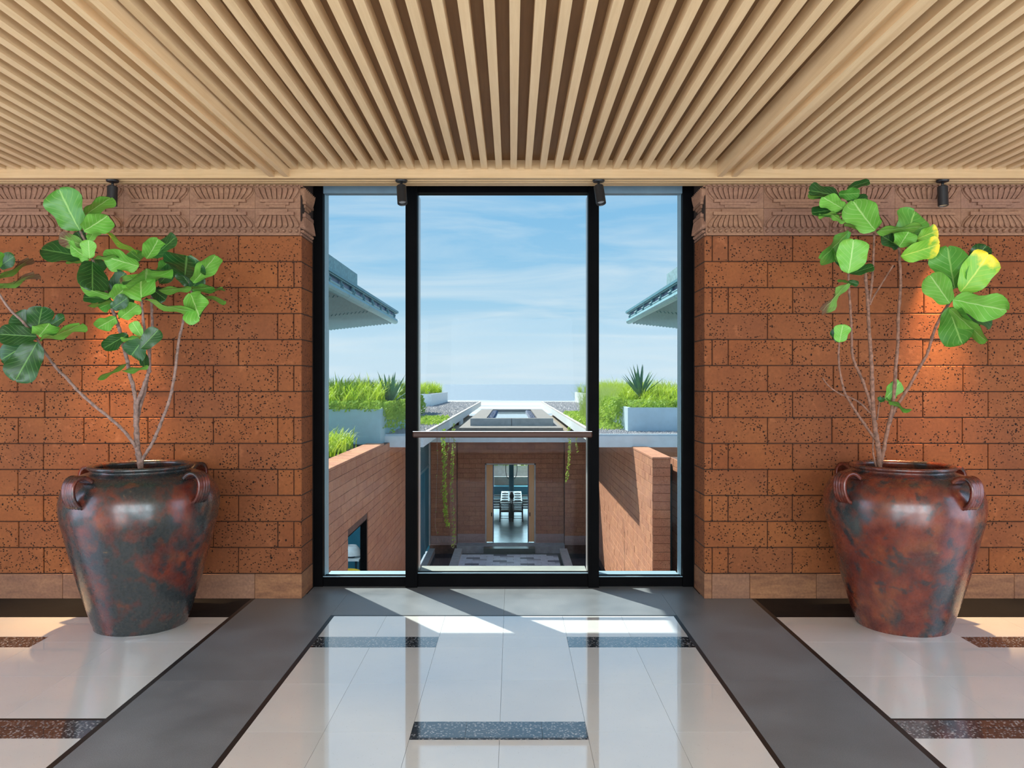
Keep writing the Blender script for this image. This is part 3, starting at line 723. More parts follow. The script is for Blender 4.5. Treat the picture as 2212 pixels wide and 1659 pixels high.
LL = [(545, 500, 395, 190, 225, 'm', 4.78, .35), (572, 500, 735, 388, 165, 'l', 4.70, .3), (585, 390, 752, 250, 115, 'l', 4.86), (605, 565, 665, 465, 72, 'l', 4.80),
 (582, 600, 402, 530, 115, 'b', 4.84), (602, 685, 283, 597, 100, 'd', 4.86), (606, 692, 462, 612, 100, 'l', 4.72), (612, 690, 600, 552, 92, 'l', 4.70, .3), (600, 705, 450, 700, 26, 'm', 4.8),
 (630, 715, 630, 858, 182, 'd', 4.68), (636, 696, 785, 650, 66, 'l', 4.74), (948, 742, 700, 655, 155, 'l', 4.80), (935, 655, 738, 528, 80, 'y', 4.90),
 (1000, 692, 1085, 548, 140, 'l', 4.84), (1048, 682, 1197, 522, 60, 'd', 4.86), (992, 838, 1000, 672, 285, 'l', 4.70, .45), (1262, 805, 1275, 608, 255, 'd', 4.82, .25),
 (1318, 855, 1475, 648, 135, 'l', 4.74), (1308, 892, 1083, 885, 78, 'l', 4.76), (1090, 862, 1208, 735, 90, 'd', 4.90), (965, 968, 955, 818, 235, 'l', 4.66, .25),
 (760, 935, 852, 770, 95, 'd', 4.84), (915, 830, 820, 842, 80, 'b', 4.74), (752, 950, 548, 868, 85, 'l', 4.76), (746, 968, 568, 928, 56, 'd', 4.82), (760, 978, 600, 1006, 44, 'l', 4.78),
 (768, 965, 872, 868, 125, 'l', 4.78), (764, 1032, 868, 948, 82, 'd', 4.66), (772, 985, 676, 1022, 84, 'm', 4.84), (792, 1093, 662, 1168, 105, 'l', 4.78), (820, 1094, 938, 1000, 105, 'l', 4.76),
 (990, 965, 1308, 1062, 96, 'l', 4.70), (1310, 900, 1455, 875, 85, 'm', 4.80), (1312, 912, 1522, 880, 56, 'm', 4.88), (1322, 916, 1525, 970, 66, 'l', 4.78), (1302, 930, 1370, 1048, 185, 'l', 4.72),
 (1300, 880, 1225, 760, 90, 'd', 4.92), (1090, 800, 1150, 690, 90, 'm', 4.95),
 (966, 1220, 905, 1112, 78, 'l', 4.72), (966, 1222, 828, 1242, 54, 'l', 4.70), (872, 1208, 708, 1292, 74, 'd', 4.78), (972, 1250, 885, 1380, 150, 'd', 4.70), (962, 1305, 1085, 1182, 104, 'd', 4.70),
 (972, 1315, 988, 1420, 54, 'd', 4.80), (872, 1404, 667, 1494, 48, 'l', 4.80), (1012, 1424, 838, 1458, 58, 'l', 4.74),
 (250, 1222, -5, 1190, 115, 'd', 4.66), (252, 1205, 285, 1022, 150, 'd', 4.74), (240, 1192, 95, 1055, 135, 'd', 4.78), (265, 1218, 335, 1108, 145, 'l', 4.62), (338, 1152, 432, 1078, 44, 'd', 4.70),
 (288, 1238, 556, 1150, 100, 'l', 4.66), (256, 1260, 105, 1502, 185, 'd', 4.60), (232, 1258, -5, 1352, 115, 'd', 4.68),
 (640, 690, 700, 760, 80, 'd', 4.88), (1040, 900, 1130, 960, 90, 'd', 4.96), (900, 930, 850, 1000, 80, 'd', 4.92), (1010, 840, 1080, 760, 110, 'm', 4.98), (760, 960, 690, 900, 80, 'd', 4.92), (1300, 900, 1380, 800, 90, 'd', 4.90), (580, 590, 520, 500, 80, 'd', 4.92), (960, 700, 890, 620, 110, 'm', 4.96),
 (-30, 840, 208, 678, 66, 'b', 4.62), (-40, 905, 238, 768, 80, 'b', 4.58), (-10, 750, 95, 665, 80, 'd', 4.68), (-40, 780, 5, 640, 60, 'l', 4.60), (-60, 860, -130, 700, 120, 'm', 4.66), (-60, 900, -160, 1000, 120, 'd', 4.66)]
fig((X(304, 4.93), 4.93, .83), CL, left_stems, LL, 'stem', 'bushy fiddle leaf fig with many dark glossy leaves in the charcoal urn', 3)
dy3 = 440*3.0637
def c3(*pts): return [(x, y+dy3) for x, y in pts]
D0 = 4.915
right_stems = [
 ('trunk', c3((1262, 780), (1255, 690), (1250, 590), (1230, 470), (1215, 350), (1210, 240), (1205, 80))+[(1203, 1380), (1190, 1200), (1180, 1000), (1170, 850), (1158, 735)], D0, 4.84, .0165, .0085),
 ('branch', [(1188, 960), (1205, 830), (1214, 690), (1220, 500)], 4.86, 4.78, .008, .006),
 ('branch', c3((1240, 520), (1215, 500), (1130, 380), (1060, 270), (1020, 190), (992, 60))+[(985, 1300), (990, 1222)], D0, 4.80, .009, .0055),
 ('branch', c3((1212, 365), (1195, 345), (1130, 280), (1060, 240), (1000, 220), (920, 165), (880, 112)), D0, 4.84, .006, .0035),
 ('branch', c3((1216, 380), (1205, 340), (1180, 230), (1140, 120), (1095, 20))+[(1074, 1290), (1070, 1150), (1060, 950), (1050, 830), (1052, 760)], D0, 4.76, .0095, .0065),
 ('branch', [(1052, 640), (1045, 560), (1030, 470), (1015, 380), (1005, 300)], 4.84, 4.84, .006, .0045),
 ('branch', c3((1262, 680), (1280, 600), (1310, 450), (1335, 330), (1355, 170), (1365, 20))+[(1375, 1250), (1380, 1050), (1395, 850), (1390, 700), (1386, 595)], D0, 4.82, .0125, .0075),
 ('branch', c3((1325, 400), (1345, 345), (1380, 280), (1450, 170), (1520, 40))+[(1570, 1300), (1620, 1140), (1680, 1020), (1735, 940)], D0, 4.74, .010, .0075),
 ('twig', [(1192, 975), (1215, 925), (1262, 850), (1347, 712)], 4.87, 4.80, .0058, .0042),
 ('twig', c3((1240, 390), (1250, 310), (1262, 228)), D0, 4.90, .005, .0035),
 ('twig', c3((1216, 510), (1213, 600), (1232, 700)), D0, 4.90, .005, .0055)]
RL = [(1005, 262, 797, 195, 58, 'd', 4.86), (1000, 272, 795, 238, 56, 'l', 4.80), (1022, 342, 880, 252, 115, 'l', 4.74), (1040, 210, 1187, 134, 32, 'd', 4.84), (985, 242, 1125, 232, 85, 'm', 4.82),
 (1038, 292, 1178, 255, 46, 'd', 4.84), (1228, 482, 1075, 282, 205, 'l', 4.70), (1012, 346, 815, 340, 46, 'd', 4.82), (1016, 382, 865, 362, 66, 'l', 4.78), (1026, 432, 933, 388, 46, 'l', 4.74), (1020, 350, 1068, 402, 46, 'l', 4.78),
 (1218, 486, 1022, 450, 42, 'l', 4.76), (1234, 486, 1530, 432, 100, 'l', 4.70), (1402, 592, 1505, 355, 205, 'm', 4.80), (1385, 590, 1450, 465, 135, 'l', 4.74), (1386, 596, 1275, 498, 66, 'd', 4.84),
 (1394, 652, 1660, 560, 150, 'y', 4.68), (1500, 540, 1645, 470, 110, 'y', 4.78), (1052, 488, 875, 662, 125, 'm', 4.80), (1050, 768, 1090, 522, 190, 'l', 4.68, .22), (1042, 722, 916, 622, 66, 'l', 4.78), (1040, 740, 985, 640, 70, 'd', 4.84),
 (1060, 772, 1218, 708, 40, 'd', 4.74), (1046, 828, 876, 998, 100, 'b', 4.72), (1050, 820, 1116, 836, 32, 'd', 4.74), (1046, 824, 983, 802, 32, 'm', 4.76), (990, 1224, 1012, 1093, 98, 'l', 4.76), (988, 1222, 948, 1128, 48, 'd', 4.82),
 (1755, 868, 1700, 572, 218, 'm', 4.70), (1792, 892, 1995, 615, 215, 'y', 4.64), (1850, 720, 1965, 566, 110, 'd', 4.74), (1722, 965, 1588, 785, 172, 'l', 4.66), (1742, 940, 2098, 982, 198, 'l', 4.64),
 (1718, 992, 1790, 1188, 205, 'm', 4.72), (1722, 1004, 1965, 1190, 115, 'l', 4.60), (1760, 985, 2008, 1092, 96, 'd', 4.76),
 (1288, 1600, 1405, 1492, 105, 'l', 4.90), (1300, 1592, 1448, 1678, 50, 'l', 4.86), (1292, 1602, 1242, 1600, 30, 'd', 4.88)]
fig((X(1900, D0), D0, .83), CRR, right_stems, RL, 'stem2', 'sparse fiddle leaf fig with bare brown stems and a yellowing leaf in the red urn', 5)

# ================================================================== outside: lower courtyard, roofs, sea
FD = 30.0                      # far courtyard wall
LZ = -4.55                     # courtyard level
WXL, WXR = -3.10, 3.04
def inview(p):
    if p.y < 7: return False
    px = CX+p.x*F/p.y; py = CY+(H-p.z)*F/p.y
    return 690 < px < 1480 and 400 < py < 1250
_pb = {}
def brickwork(parent, cells, mat_, faces_axis, gap=.006, proud=.012):
    """cells: list of (centre, size). Up to 300 of those that show largest become parts, the rest one joined part."""
    cells = sorted(cells, key=lambda c: (not inview(c[0]), c[0].length))
    rest = MB()
    for i, (c, sz) in enumerate(cells):
        dx, dy, dz = (round(q, 3) for q in sz)
        j = Vector((rnd.uniform(-.004, .004) if faces_axis == 'x' else 0, rnd.uniform(-.004, .004) if faces_axis == 'y' else 0, 0))
        if i < 300 and inview(c): link('brick', cbox(dx, dy, dz, mat_, .005), None, parent, c+j)
        else:
            q = c+j; rest.box(q.x-dx/2, q.x+dx/2, q.y-dy/2, q.y+dy/2, q.z-dz/2, q.z+dz/2)
    if rest.v: tag(link('brick_courses', rest.mesh('brick_courses'), mat_, parent), kind='stuff')
def wall_cells_x(xface, y0, y1, z0, z1, holes=(), side=1, bl=.4545, ch=.1818, g=.006):
    """bricks on a wall whose face looks along x; side = +1 when the face looks to +x"""
    out = []; r = 0; z = z1
    while z > z0+.02:
        zb = max(z0, z-ch); y = y0-(bl/2 if r % 2 else 0)
        while y < y1-.01:
            a, b = max(y, y0), min(y+bl, y1)
            for (h0, h1, hz0, hz1) in holes:
                if zb < hz1-.01 and z > hz0+.01:
                    if a >= h0 and b <= h1: a = b
                    elif a < h0 < b and b <= h1: b = h0
                    elif h0 <= a < h1 < b: a = h1
                    elif a < h0 and b > h1: b = h0
            if b-a > .03: out.append((Vector((xface-side*.03, (a+b)/2, (z+zb)/2)), (.075, b-a-g, z-zb-g)))
            y += bl
        z = zb; r += 1
    return out
def wall_cells_y(yface, x0, x1, z0, z1, holes=(), bl=.4545, ch=.1818, g=.006):
    out = []; r = 0; z = z1
    while z > z0+.02:
        zb = max(z0, z-ch); x = x0-(bl/2 if r % 2 else 0)
        while x < x1-.01:
            a, b = max(x, x0), min(x+bl, x1)
            for (h0, h1, hz0, hz1) in holes:
                if zb < hz1-.01 and z > hz0+.01:
                    if a >= h0 and b <= h1: a = b
                    elif a < h0 < b and b <= h1: b = h0
                    elif h0 <= a < h1 < b: a = h1
                    elif a < h0 and b > h1: b = h0
            if b-a > .03: out.append((Vector(((a+b)/2, yface+.03, (z+zb)/2)), (b-a-g, .075, z-zb-g)))
            x += bl
        z = zb; r += 1
    return out
def absbox(name, boxes, m, parent=None):
    q = MB()
    for b in boxes: q.box(*b)
    return link(name, q.mesh(name), m, parent)

# --- left courtyard wall with an opening that shows a room
LT = .02   # under the coping
OP = (14.85, 16.9, -3.9, -1.39)
lw = absbox('wall_courtyard_left', [(-3.26, WXL-.012, 7.0, OP[0], LZ-.6, LT), (-3.26, WXL-.012, OP[1], 26.6, LZ-.6, LT), (-3.26, WXL-.012, OP[0], OP[1], OP[3], LT), (-3.26, WXL-.012, OP[0], OP[1], LZ-.6, OP[2])], 'omortar')
tag(lw, 'shaded red brown brick courtyard wall with stone coping and a tall opening', 'wall', kind='structure')
brickwork(lw, wall_cells_x(WXL, 7.0, 26.6, LZ, LT, [OP], 1), 'obrick', 'x')
y = 7.0
while y < 19.0:
    y1_ = min(y+.62, 19.0); boxo('coping_stone', (-3.52, WXL+.012, y+.003, y1_-.003, LT, .07), 'obrick', lw, .006); y = y1_
# room behind the opening
rm = MB(); rm.box(-8.0, -3.265, 13.0, 13.1, LZ, -.3); rm.box(-8.0, -3.265, 22.0, 22.1, LZ, -.3); rm.box(-8.1, -8.0, 13.0, 22.1, LZ, -.3); rm.box(-8.1, -3.265, 13.0, 22.1, -.3, -.2); rm.box(-8.1, -3.265, 13.0, 22.1, OP[2]-.1, OP[2])
tag(link('side_room', rm.mesh('room'), 'tealwall'), 'dim teal room seen through the opening in the shaded courtyard wall', 'room', kind='structure')
w2 = empty('window_2', (-3.3, 15.9, OP[2])); tag(w2, 'dark framed window in the shaded courtyard wall opening', 'window', kind='structure')
o = absbox('frame', [(-3.25, -3.12, OP[1]-.03, OP[1]-.002, OP[2], OP[3]), (-3.25, -3.12, OP[0]+.002, OP[1], OP[3]-.03, OP[3]-.002)], 'frame', w2); o.location = -w2.location
# lamp, table and chair in that room
tbl = empty('side_table', (-4.35, 20.4, OP[2])); tag(tbl, 'white topped side table under the white lamp beyond the courtyard opening', 'table')
o = absbox('table_top', [(-.45, .45, -.35, .35, .88, .92)], 'shade', tbl)
for a in (-.38, .34):
    for b in (-.3, .26): absbox('leg', [(a, a+.04, b, b+.04, 0, .88)], 'darkwood', tbl)
lp = empty('table_lamp', (-4.16, 20.4, OP[2]+.92)); tag(lp, 'white table lamp with wide cone shade behind the courtyard opening', 'lamp')
m = MB(); m.lathe([(0, 0), (.10, 0), (.10, .02), (.02, .03), (.02, .12)], 20); link('base', m.mesh('base'), 'darkwood', lp)
m = MB(); m.lathe([(.27, .06), (.24, .14), (.20, .22), (.13, .30), (.12, .30), (.19, .22), (.23, .14), (.26, .06)], 28); smooth_obj(link('lamp_shade', m.mesh('shade'), 'shade', lp))
o = lamp('room_fill', 'POINT', (-4.6, 18.0, -.9), (0, 0, -1), 160, (.85, .95, 1), shadow_soft_size=.2)  # added point light without a fixture, brightens the side room
tag(boxo('cabinet', (-4.12, -3.98, 20.8, 21.1, OP[2], OP[2]+.78), 'shade'), 'narrow white cabinet beyond the courtyard opening beside the lamp table', 'cabinet')
ch = empty('armchair', (-3.92, 18.9, OP[2])); tag(ch, 'yellow upholstered armchair just inside the courtyard opening', 'chair')
absbox('seat', [(-.28, .28, -.28, .28, .26, .46)], 'yellow', ch)
m = MB(); m.lathe([(.30, .46), (.31, .82), (.28, .90), (.22, .92), (.20, .86), (.20, .46)], 20); link('backrest', m.mesh('back'), 'yellow', ch)
for a in (-.26, .21):
    for b in (-.26, .21): absbox('leg', [(a, a+.05, b, b+.05, 0, .27)], 'darkwood', ch)

# --- glazed door at the end of the left wall
w3 = empty('door_2', (WXL, 28.2, LZ)); tag(w3, 'tall dark teal glazed door beside the far courtyard wall', 'door', kind='structure')
for nm, b, mm in (('leaf', (-3.24, -3.12, 26.62, 29.5, LZ, -1.6), 'tealwall'), ('transom', (-3.24, -3.10, 26.6, 29.55, -1.6, -1.5), 'teal2'), ('toplight', (-3.24, -3.12, 26.62, 29.5, -1.5, -.5), 'teal'), ('frame', (-3.3, -3.06, 29.5, 29.58, LZ, -.5), 'concrete2'), ('stile', (-3.14, -3.10, 28.0, 28.1, LZ, -1.6), 'teal')):
    o = absbox(nm, [b], mm, w3); o.location = -w3.location

# --- right courtyard wall, free-standing pier end, and the wall past it
RT = -.13
rw = absbox('wall_courtyard_right', [(WXR+.012, 3.42-.012, 17.012, 29.6, LZ-.6, RT)], 'omortar'); tag(rw, 'sunlit orange brick courtyard wall ending in a tall pier', 'wall', kind='structure')
cells = wall_cells_x(WXR, 17.0, 29.6, LZ, RT, (), -1)
brickwork(rw, cells, 'obrick', 'x')
z = RT; i_ = 0
while z > LZ:
    zb = max(LZ, z-.1818); boxo('pier_block', (WXR+.004, 3.418, 16.985+rnd.uniform(-.004, .004), 17.06, zb+.003, z-.003), 'obrick', rw, .005); z = zb
y = 16.97
while y < 29.5:
    y1_ = min(y+.75, 29.6); boxo('coping_stone', (WXR-.012, 3.432, y+.003, y1_-.003, RT, -.08), 'obrick', rw, .006); y = y1_
sw = absbox('wall_courtyard_side', [(3.62, 3.98, 8.0, 17.9, LZ-.6, -.16)], 'omortar'); tag(sw, 'second sunlit brick wall just past the courtyard pier', 'wall', kind='structure')
brickwork(sw, wall_cells_x(3.61, 8.0, 17.9, LZ, -.16, (), -1), 'obrick', 'x')
tag(boxo('glazed_screen', (3.44, 3.60, 17.7, 17.75, LZ, -.3), 'green'), 'dark green screen in the slot between pier and second brick wall', 'screen')

# --- far courtyard wall with doorway and carved base band
DX0, DX1, DZT = X(1048, FD), X(1157, FD), Z(1001, FD)
WT2 = -.62
fw = absbox('wall_courtyard_far', [(-2.08, DX0, FD+.012, FD+.35, LZ-.5, WT2), (DX1, 1.98, FD+.012, FD+.35, LZ-.5, WT2), (DX0, DX1, FD+.012, FD+.35, DZT, WT2),
   (-3.1, -2.08, FD-.388, FD+.35, LZ-.5, WT2), (1.98, 3.04, FD-.388, FD+.35, LZ-.5, WT2)], 'omortar')
tag(fw, 'shaded dark brick wall across the courtyard with a central doorway', 'wall', kind='structure')
BB = LZ+.34
cells = wall_cells_y(FD, -2.08, 1.98, BB, WT2, [(DX0, DX1, LZ, DZT)])+wall_cells_y(FD-.40, -3.05, -2.085, BB, WT2)+wall_cells_y(FD-.40, 1.985, 3.03, BB, WT2)
brickwork(fw, cells, 'obrick', 'y')
_fm2 = {}
for x0, x1, yy in ((-3.05, -2.085, FD-.42), (-2.08, DX0, FD-.02), (DX1, 1.98, FD-.02), (1.985, 3.03, FD-.42)):
    n = max(1, round((x1-x0)/.55)); w = (x1-x0)/n
    for i in range(n):
        kk = round(w, 3)
        if kk not in _fm2: _fm2[kk] = frieze_mesh(w, .34, True, 7, 12); _fm2[kk].materials[0] = M['basestone']
        link('carved_base_stone', _fm2[kk], None, fw, (x0+i*w, yy, LZ))
d1 = empty('door_1', ((DX0+DX1)/2, FD, LZ)); tag(d1, 'open double timber door in the far courtyard wall', 'door', kind='structure')
def d1p(nm, b, mm, par=None):
    o = absbox(nm, [b], mm, d1); o.location = -d1.location; return o
d1p('frame', (DX0, DX0+.05, FD-.03, FD+.3, LZ, DZT), 'concrete2'); d1p('frame', (DX1-.05, DX1, FD-.03, FD+.3, LZ, DZT), 'concrete2'); d1p('frame', (DX0, DX1, FD-.03, FD+.3, DZT-.05, DZT), 'concrete2')
la, lb = X(1064.5, FD+.1), X(1142, FD+.1)
d1p('leaf', (DX0+.05, la, FD+.08, FD+.14, LZ+.02, DZT-.05), 'doorwood'); d1p('leaf', (lb, DX1-.05, FD+.08, FD+.14, LZ+.02, DZT-.05), 'doorwood')
d1p('edge_post', (la, la+.035, FD+.08, FD+.2, LZ, DZT-.05), 'navy'); d1p('edge_post', (lb-.035, lb, FD+.08, FD+.2, LZ, DZT-.05), 'navy')
d1p('handle', (la-.06, la-.03, FD+.03, FD+.08, LZ+1.0, LZ+1.14), 'frame'); d1p('handle', (lb+.03, lb+.06, FD+.03, FD+.08, LZ+1.0, LZ+1.14), 'frame')

# --- dining pavilion behind the door
tag(absbox('floor_pavilion', [(-3.1, 3.04, FD, 47, LZ-.4, LZ)], 'tealfloor'), 'polished teal floor inside the far doorway', 'floor', kind='structure')
tag(absbox('wall_pavilion', [(-3.4, -3.1, FD+.35, 44, LZ-.4, WT2), (3.04, 3.3, FD+.35, 44, LZ-.4, WT2)], 'tealwall'), 'teal side walls of the dining room beyond the doorway', 'wall', kind='structure')
tag(absbox('roof_pavilion', [(-3.1, 3.04, 28.6, 44.2, WT2, -.30)], 'white'), 'pale concrete roof edge over the far doorway', 'roof', kind='structure')
tag(absbox('roof_membrane', [(-3.0, 2.94, 28.9, 44.0, -.30, -.28)], 'roofskin'), 'tan roof surface around the raised pool', 'roof', kind='structure')
tag(absbox('roof_coping', [(-2.0, 1.92, 29.6, 44.0, -.28, -.15)], 'rim'), 'grey coping step below the roof pool', 'roof', kind='structure')
ORD = ('nearest the doorway', 'second from the doorway', 'third from the doorway', 'farthest from the doorway')
tb = empty('dining_table', (X(1104.5, 37), 37.0, LZ)); tag(tb, 'long white dining table seen through the far doorway', 'table')
absbox('table_top', [(-.49, .49, -1.9, 1.9, .71, .75)], 'tabletop', tb)
for a in (-1.5, 1.4): absbox('leg', [(-.12, .12, a, a+.12, 0, .71)], 'darkwood', tb)
for sx in (-1, 1):
    for k in range(4):
        o = absbox('place_mat', [(-.15, .15, -.19, .19, 0, .008)], 'mat'); o.location = (tb.location.x+sx*.30, 35.75+.78*k, LZ+.75)
        tag(o, 'dark place mat on the %s of the dining table, %s' % ('vine side' if sx < 0 else 'sunlit side', ORD[k]), 'mat', 'place mats on the %s' % ('vine side' if sx < 0 else 'sunlit side'))
        pl = MB(); pl.lathe([(0, .012), (.07, .010), (.105, .022), (.108, .024), (.07, .004), (0, .004)], 16); o = link('dinner_plate', pl.mesh('plate'), 'tabletop', None, (tb.location.x+sx*.30, 35.75+.78*k, LZ+.756))
        tag(o, 'pale plate on the %s of the dining table, %s' % ('vine side' if sx < 0 else 'sunlit side', ORD[k]), 'plate', 'plates on the %s' % ('vine side' if sx < 0 else 'sunlit side'))
vz = MB(); vz.lathe([(0, 0), (.08, 0), (.11, .12), (.07, .24), (.05, .30), (.04, .30), (.06, .24), (0, .02)], 16); o = link('vase', vz.mesh('vase'), 'darkwood', None, (tb.location.x+.02, 36.4, LZ+.75)); tag(o, 'dark squat vase in the middle of the dining table', 'vase')
def chair(x, y, rz, lab, grp, first=[]):
    if not first:
        t = empty('dining_chair', (x, y, LZ), rz); tag(t, lab, 'chair', grp); first.append(t)
        absbox('seat', [(-.25, .25, -.24, .24, .42, .47)], 'darkwood', t)
        q = MB()
        for k in range(5):
            z0 = .56+.075*k; q.box(-.24, .24, -.26-.012*k, -.225-.012*k, z0, z0+.05)
        link('backrest', q.mesh('backrest'), 'darkwood', t)
        for a in (-.25, .21):
            absbox('leg', [(a, a+.04, .19, .23, 0, .64)], 'darkwood', t)
            q = MB(); q.tube([(a+.02, -.22, 0), (a+.02, -.23, .45), (a+.02, -.29, .92)], .022, 6); link('leg', q.mesh('leg'), 'darkwood', t)
            absbox('armrest', [(a, a+.045, -.24, .24, .63, .66)], 'darkwood', t)
        for zz in (.14, .24): absbox('stretcher', [(-.23, .23, -.23, -.21, zz, zz+.02)], 'darkwood', t)
        return t
    s_ = first[0]; r = s_.copy(); C.objects.link(r); r.location = (x, y, LZ); r.rotation_euler = (0, 0, rz); tag(r, lab, 'chair', grp)
    for c in s_.children:
        d = c.copy(); C.objects.link(d); d.parent = r
    return r
tx = tb.location.x
for sx in (-.27, .27): chair(tx+sx, 34.78, 0, 'dark dining chair at the table end with its back to the doorway', 'chairs at the near table end')
for k in range(4):
    chair(tx-.72, 35.75+.78*k, -math.pi/2, 'dark dining chair on the vine side of the long table, '+ORD[k], 'chairs on the vine side of the table'); chair(tx+.72, 35.75+.78*k, math.pi/2, 'dark dining chair on the sunlit side of the long table, '+ORD[k], 'chairs on the sunlit side of the table')
pp_ = empty('parasol_post', (tx, 40.6, LZ)); tag(pp_, 'dark round post with a bent cord behind the dining table', 'post')
m = MB(); m.tube([(0, 0, 0), (0, 0, 3.8)], .13, 14); smooth_obj(link('pole', m.mesh('pole'), 'teal', pp_))
m = MB(); m.tube(path([(-.14, 0, 2.0), (-.27, 0, 1.9), (-.29, 0, 1.6), (-.24, 0, 1.3), (-.14, 0, 1.15)]), .018, 6); link('cord', m.mesh('cord'), 'darkwood', pp_)
m = MB(); m.tube(path([(.14, 0, 2.0), (.27, 0, 1.9), (.29, 0, 1.6), (.24, 0, 1.3), (.14, 0, 1.15)]), .018, 6); link('cord', m.mesh('cord'), 'darkwood', pp_)
for i, (a, b, lab) in enumerate(((-1.85, -1.16, 'beige topped teal lounge sofa beside the table on the hanging vine side'), (-.95, .92, 'wide beige topped teal lounge sofa straight behind the post'), (1.10, 1.85, 'beige topped teal lounge sofa on the sunlit wall side'))):
    t = empty('lounge_sofa', (tx+(a+b)/2, 43.0, LZ)); tag(t, lab, 'sofa'); w = (b-a)/2
    absbox('base', [(-w, w, -.4, .4, .05, .38)], 'tealwall', t); absbox('cushion', [(-w, w, -.4, .4, .38, .50)], 'tealwall', t); absbox('backrest', [(-w, w, .25, .45, .45, .95)], 'beige', t); absbox('feet', [(-w+.04, w-.04, -.35, .35, 0, .05)], 'darkwood', t)
tag(absbox('wall_garden', [(-6, 6, 47, 47.4, LZ-.4, -3.36)], 'whitewall'), 'white garden wall topped with grass beyond the dining room', 'wall', kind='structure')

# --- sunken court: paving, kerbs, channels
tag(absbox('floor_courtyard', [(-3.1, 4.0, 6.3, FD, LZ-.6, LZ-.42)], 'green'), 'green stone base of the sunken courtyard', 'floor', kind='structure')
pv = absbox('courtyard_platform', [(X(988, 28.9), X(1212, 28.9), 12.0, 28.9, LZ-.42, LZ-.17)], 'green'); tag(pv, 'paved courtyard platform of pale and grey setts', 'paving', kind='structure')
px0, px1 = X(988, 28.9)+.14, X(1212, 28.9)-.14
yy = 28.65; r = 0; npv = 0
while yy > 22.6:
    xx = px0-(0 if r % 2 else .24); q = random.Random(r)
    while xx < px1-.02:
        a, b = max(xx, px0), min(xx+.48, px1); ph = (r % 4, int((xx-px0+1)/.48) % 4)
        mm = 'pave3' if ph in ((0, 0), (2, 2)) else 'pave2' if ph in ((1, 1), (3, 3)) else 'pave1'
        if b-a > .03: boxo('paver', (a+.004, b-.004, yy-.24+.004, yy-.004, LZ-.17, LZ-.155), mm, pv)
        xx += .48
    yy -= .24; r += 1
tag(absbox('courtyard_paving', [(px0, px1, 12.2, yy, LZ-.17, LZ-.155)], 'pave1', pv), kind='stuff')
for b, mm, lab in (((-2.12, -1.84, 12, 29.2, LZ-.05), 'concrete2', 'pale stone kerb between paved platform and vine side water'), ((1.76, 2.04, 12, 29.2, LZ-.05), 'concrete2', 'pale stone kerb between paved platform and sunlit side water'),
                   ((-3.08, -2.86, 12, 29.2, LZ-.05), 'concrete2', 'pale stone kerb along the foot of the shaded brick wall'), ((-2.06, 1.96, 29.32, FD-.43, LZ), 'concrete', 'grey stone kerb along the foot of the far wall')):
    tag(absbox('stone_kerb', [(b[0], b[1], b[2], b[3], LZ-.42, b[4])], mm), lab, 'kerb')
tag(absbox('terrace_edge', [(-2.08, 1.98, FD-.43, FD-.03, LZ-.42, LZ)], 'concrete'), 'grey stone ledge in front of the far doorway', 'ledge', kind='structure')
tag(boxo('door_step', (DX0-.02, DX1-.05, 28.92, 29.3, LZ-.42, LZ-.0), 'green'), 'dark green stone step below the far doorway', 'step')
tag(absbox('channel_water', [(-2.86, -2.12, 12, 29.2, LZ-.42, LZ-.25)], 'pool'), 'dark still water in the courtyard channel on the vine side', 'water')
tag(absbox('channel_water', [(2.04, 3.02, 12, 29.2, LZ-.42, LZ-.25)], 'pool'), 'dark still water in the courtyard channel at the sunlit wall', 'water')

# --- roof slabs with gravel and planters
SZ = .18
SLx, SRx = -2.25, 2.12
sl = absbox('roof_slab', [(-9, SLx, 19.9, 57, SZ-.28, SZ)], 'white'); tag(sl, 'pale flat roof slab with gravel on the hanging vine side', 'roof', kind='structure')
sr = absbox('roof_slab', [(SRx, 9, 19.9, 57, SZ-.28, SZ)], 'white'); tag(sr, 'pale flat roof slab with gravel above the sunlit wall', 'roof', kind='structure')
for par, a, b in ((sl, SLx-.10, SLx), (sr, SRx, SRx+.10)): absbox('slab_kerb', [(a, b, 19.9, 57, SZ, SZ+.05)], 'concrete2', par)
for par, a, b in ((sl, -9, SLx-.1), (sr, SRx+.1, 9)): absbox('slab_kerb', [(a, b, 19.9, 20.0, SZ, SZ+.05)], 'planter2', par)
for a, b, c, lb_ in ((-8, SLx-.25, 32, 'vine'), (SRx+.25, 8, 30.5, 'sunlit')): tag(absbox('wall_under_slab', [(a, b, c, 46, LZ, SZ-.28)], 'obrick'), 'red wall under the gravel roof slab on the %s side' % lb_, 'wall', kind='structure')
tag(boxo('slab_end_wall', (SLx-.06, SLx+.02, 34.2, 36, -1.2, SZ-.28), 'white'), 'narrow white fin hanging under the gravel roof slab', 'fin')
def gravel(name, x0, x1, y0, y1, z, n, seed, label):
    q = random.Random(seed); m = MB(); m.box(x0, x1, y0, y1, z, z+.02)
    for i in range(n):
        u = q.random(); yy = y0+(y1-y0)*u*u; xx = q.uniform(x0, x1); r = q.uniform(.02, .045)
        v = [(xx+q.uniform(-1, 1)*r*.3+r*a, yy+r*b, z+.02+r*c*.8+r*.2) for a, b, c in ((1, 0, 0), (-1, 0, 0), (0, 1, 0), (0, -1, 0), (0, 0, 1))]
        m.add(v, [(0, 2, 4), (2, 1, 4), (1, 3, 4), (3, 0, 4)])
    return tag(link(name, m.mesh(name), 'gravel'), label, 'gravel', kind='stuff')
gravel('gravel', -4.9, SLx-.1, 20.0, 56.9, SZ, 9000, 1, 'grey gravel on the roof slab with the hanging vines')
gravel('gravel', SRx+.1, 4.9, 20.0, 56.9, SZ, 9000, 2, 'grey gravel on the roof slab above the sunlit wall')

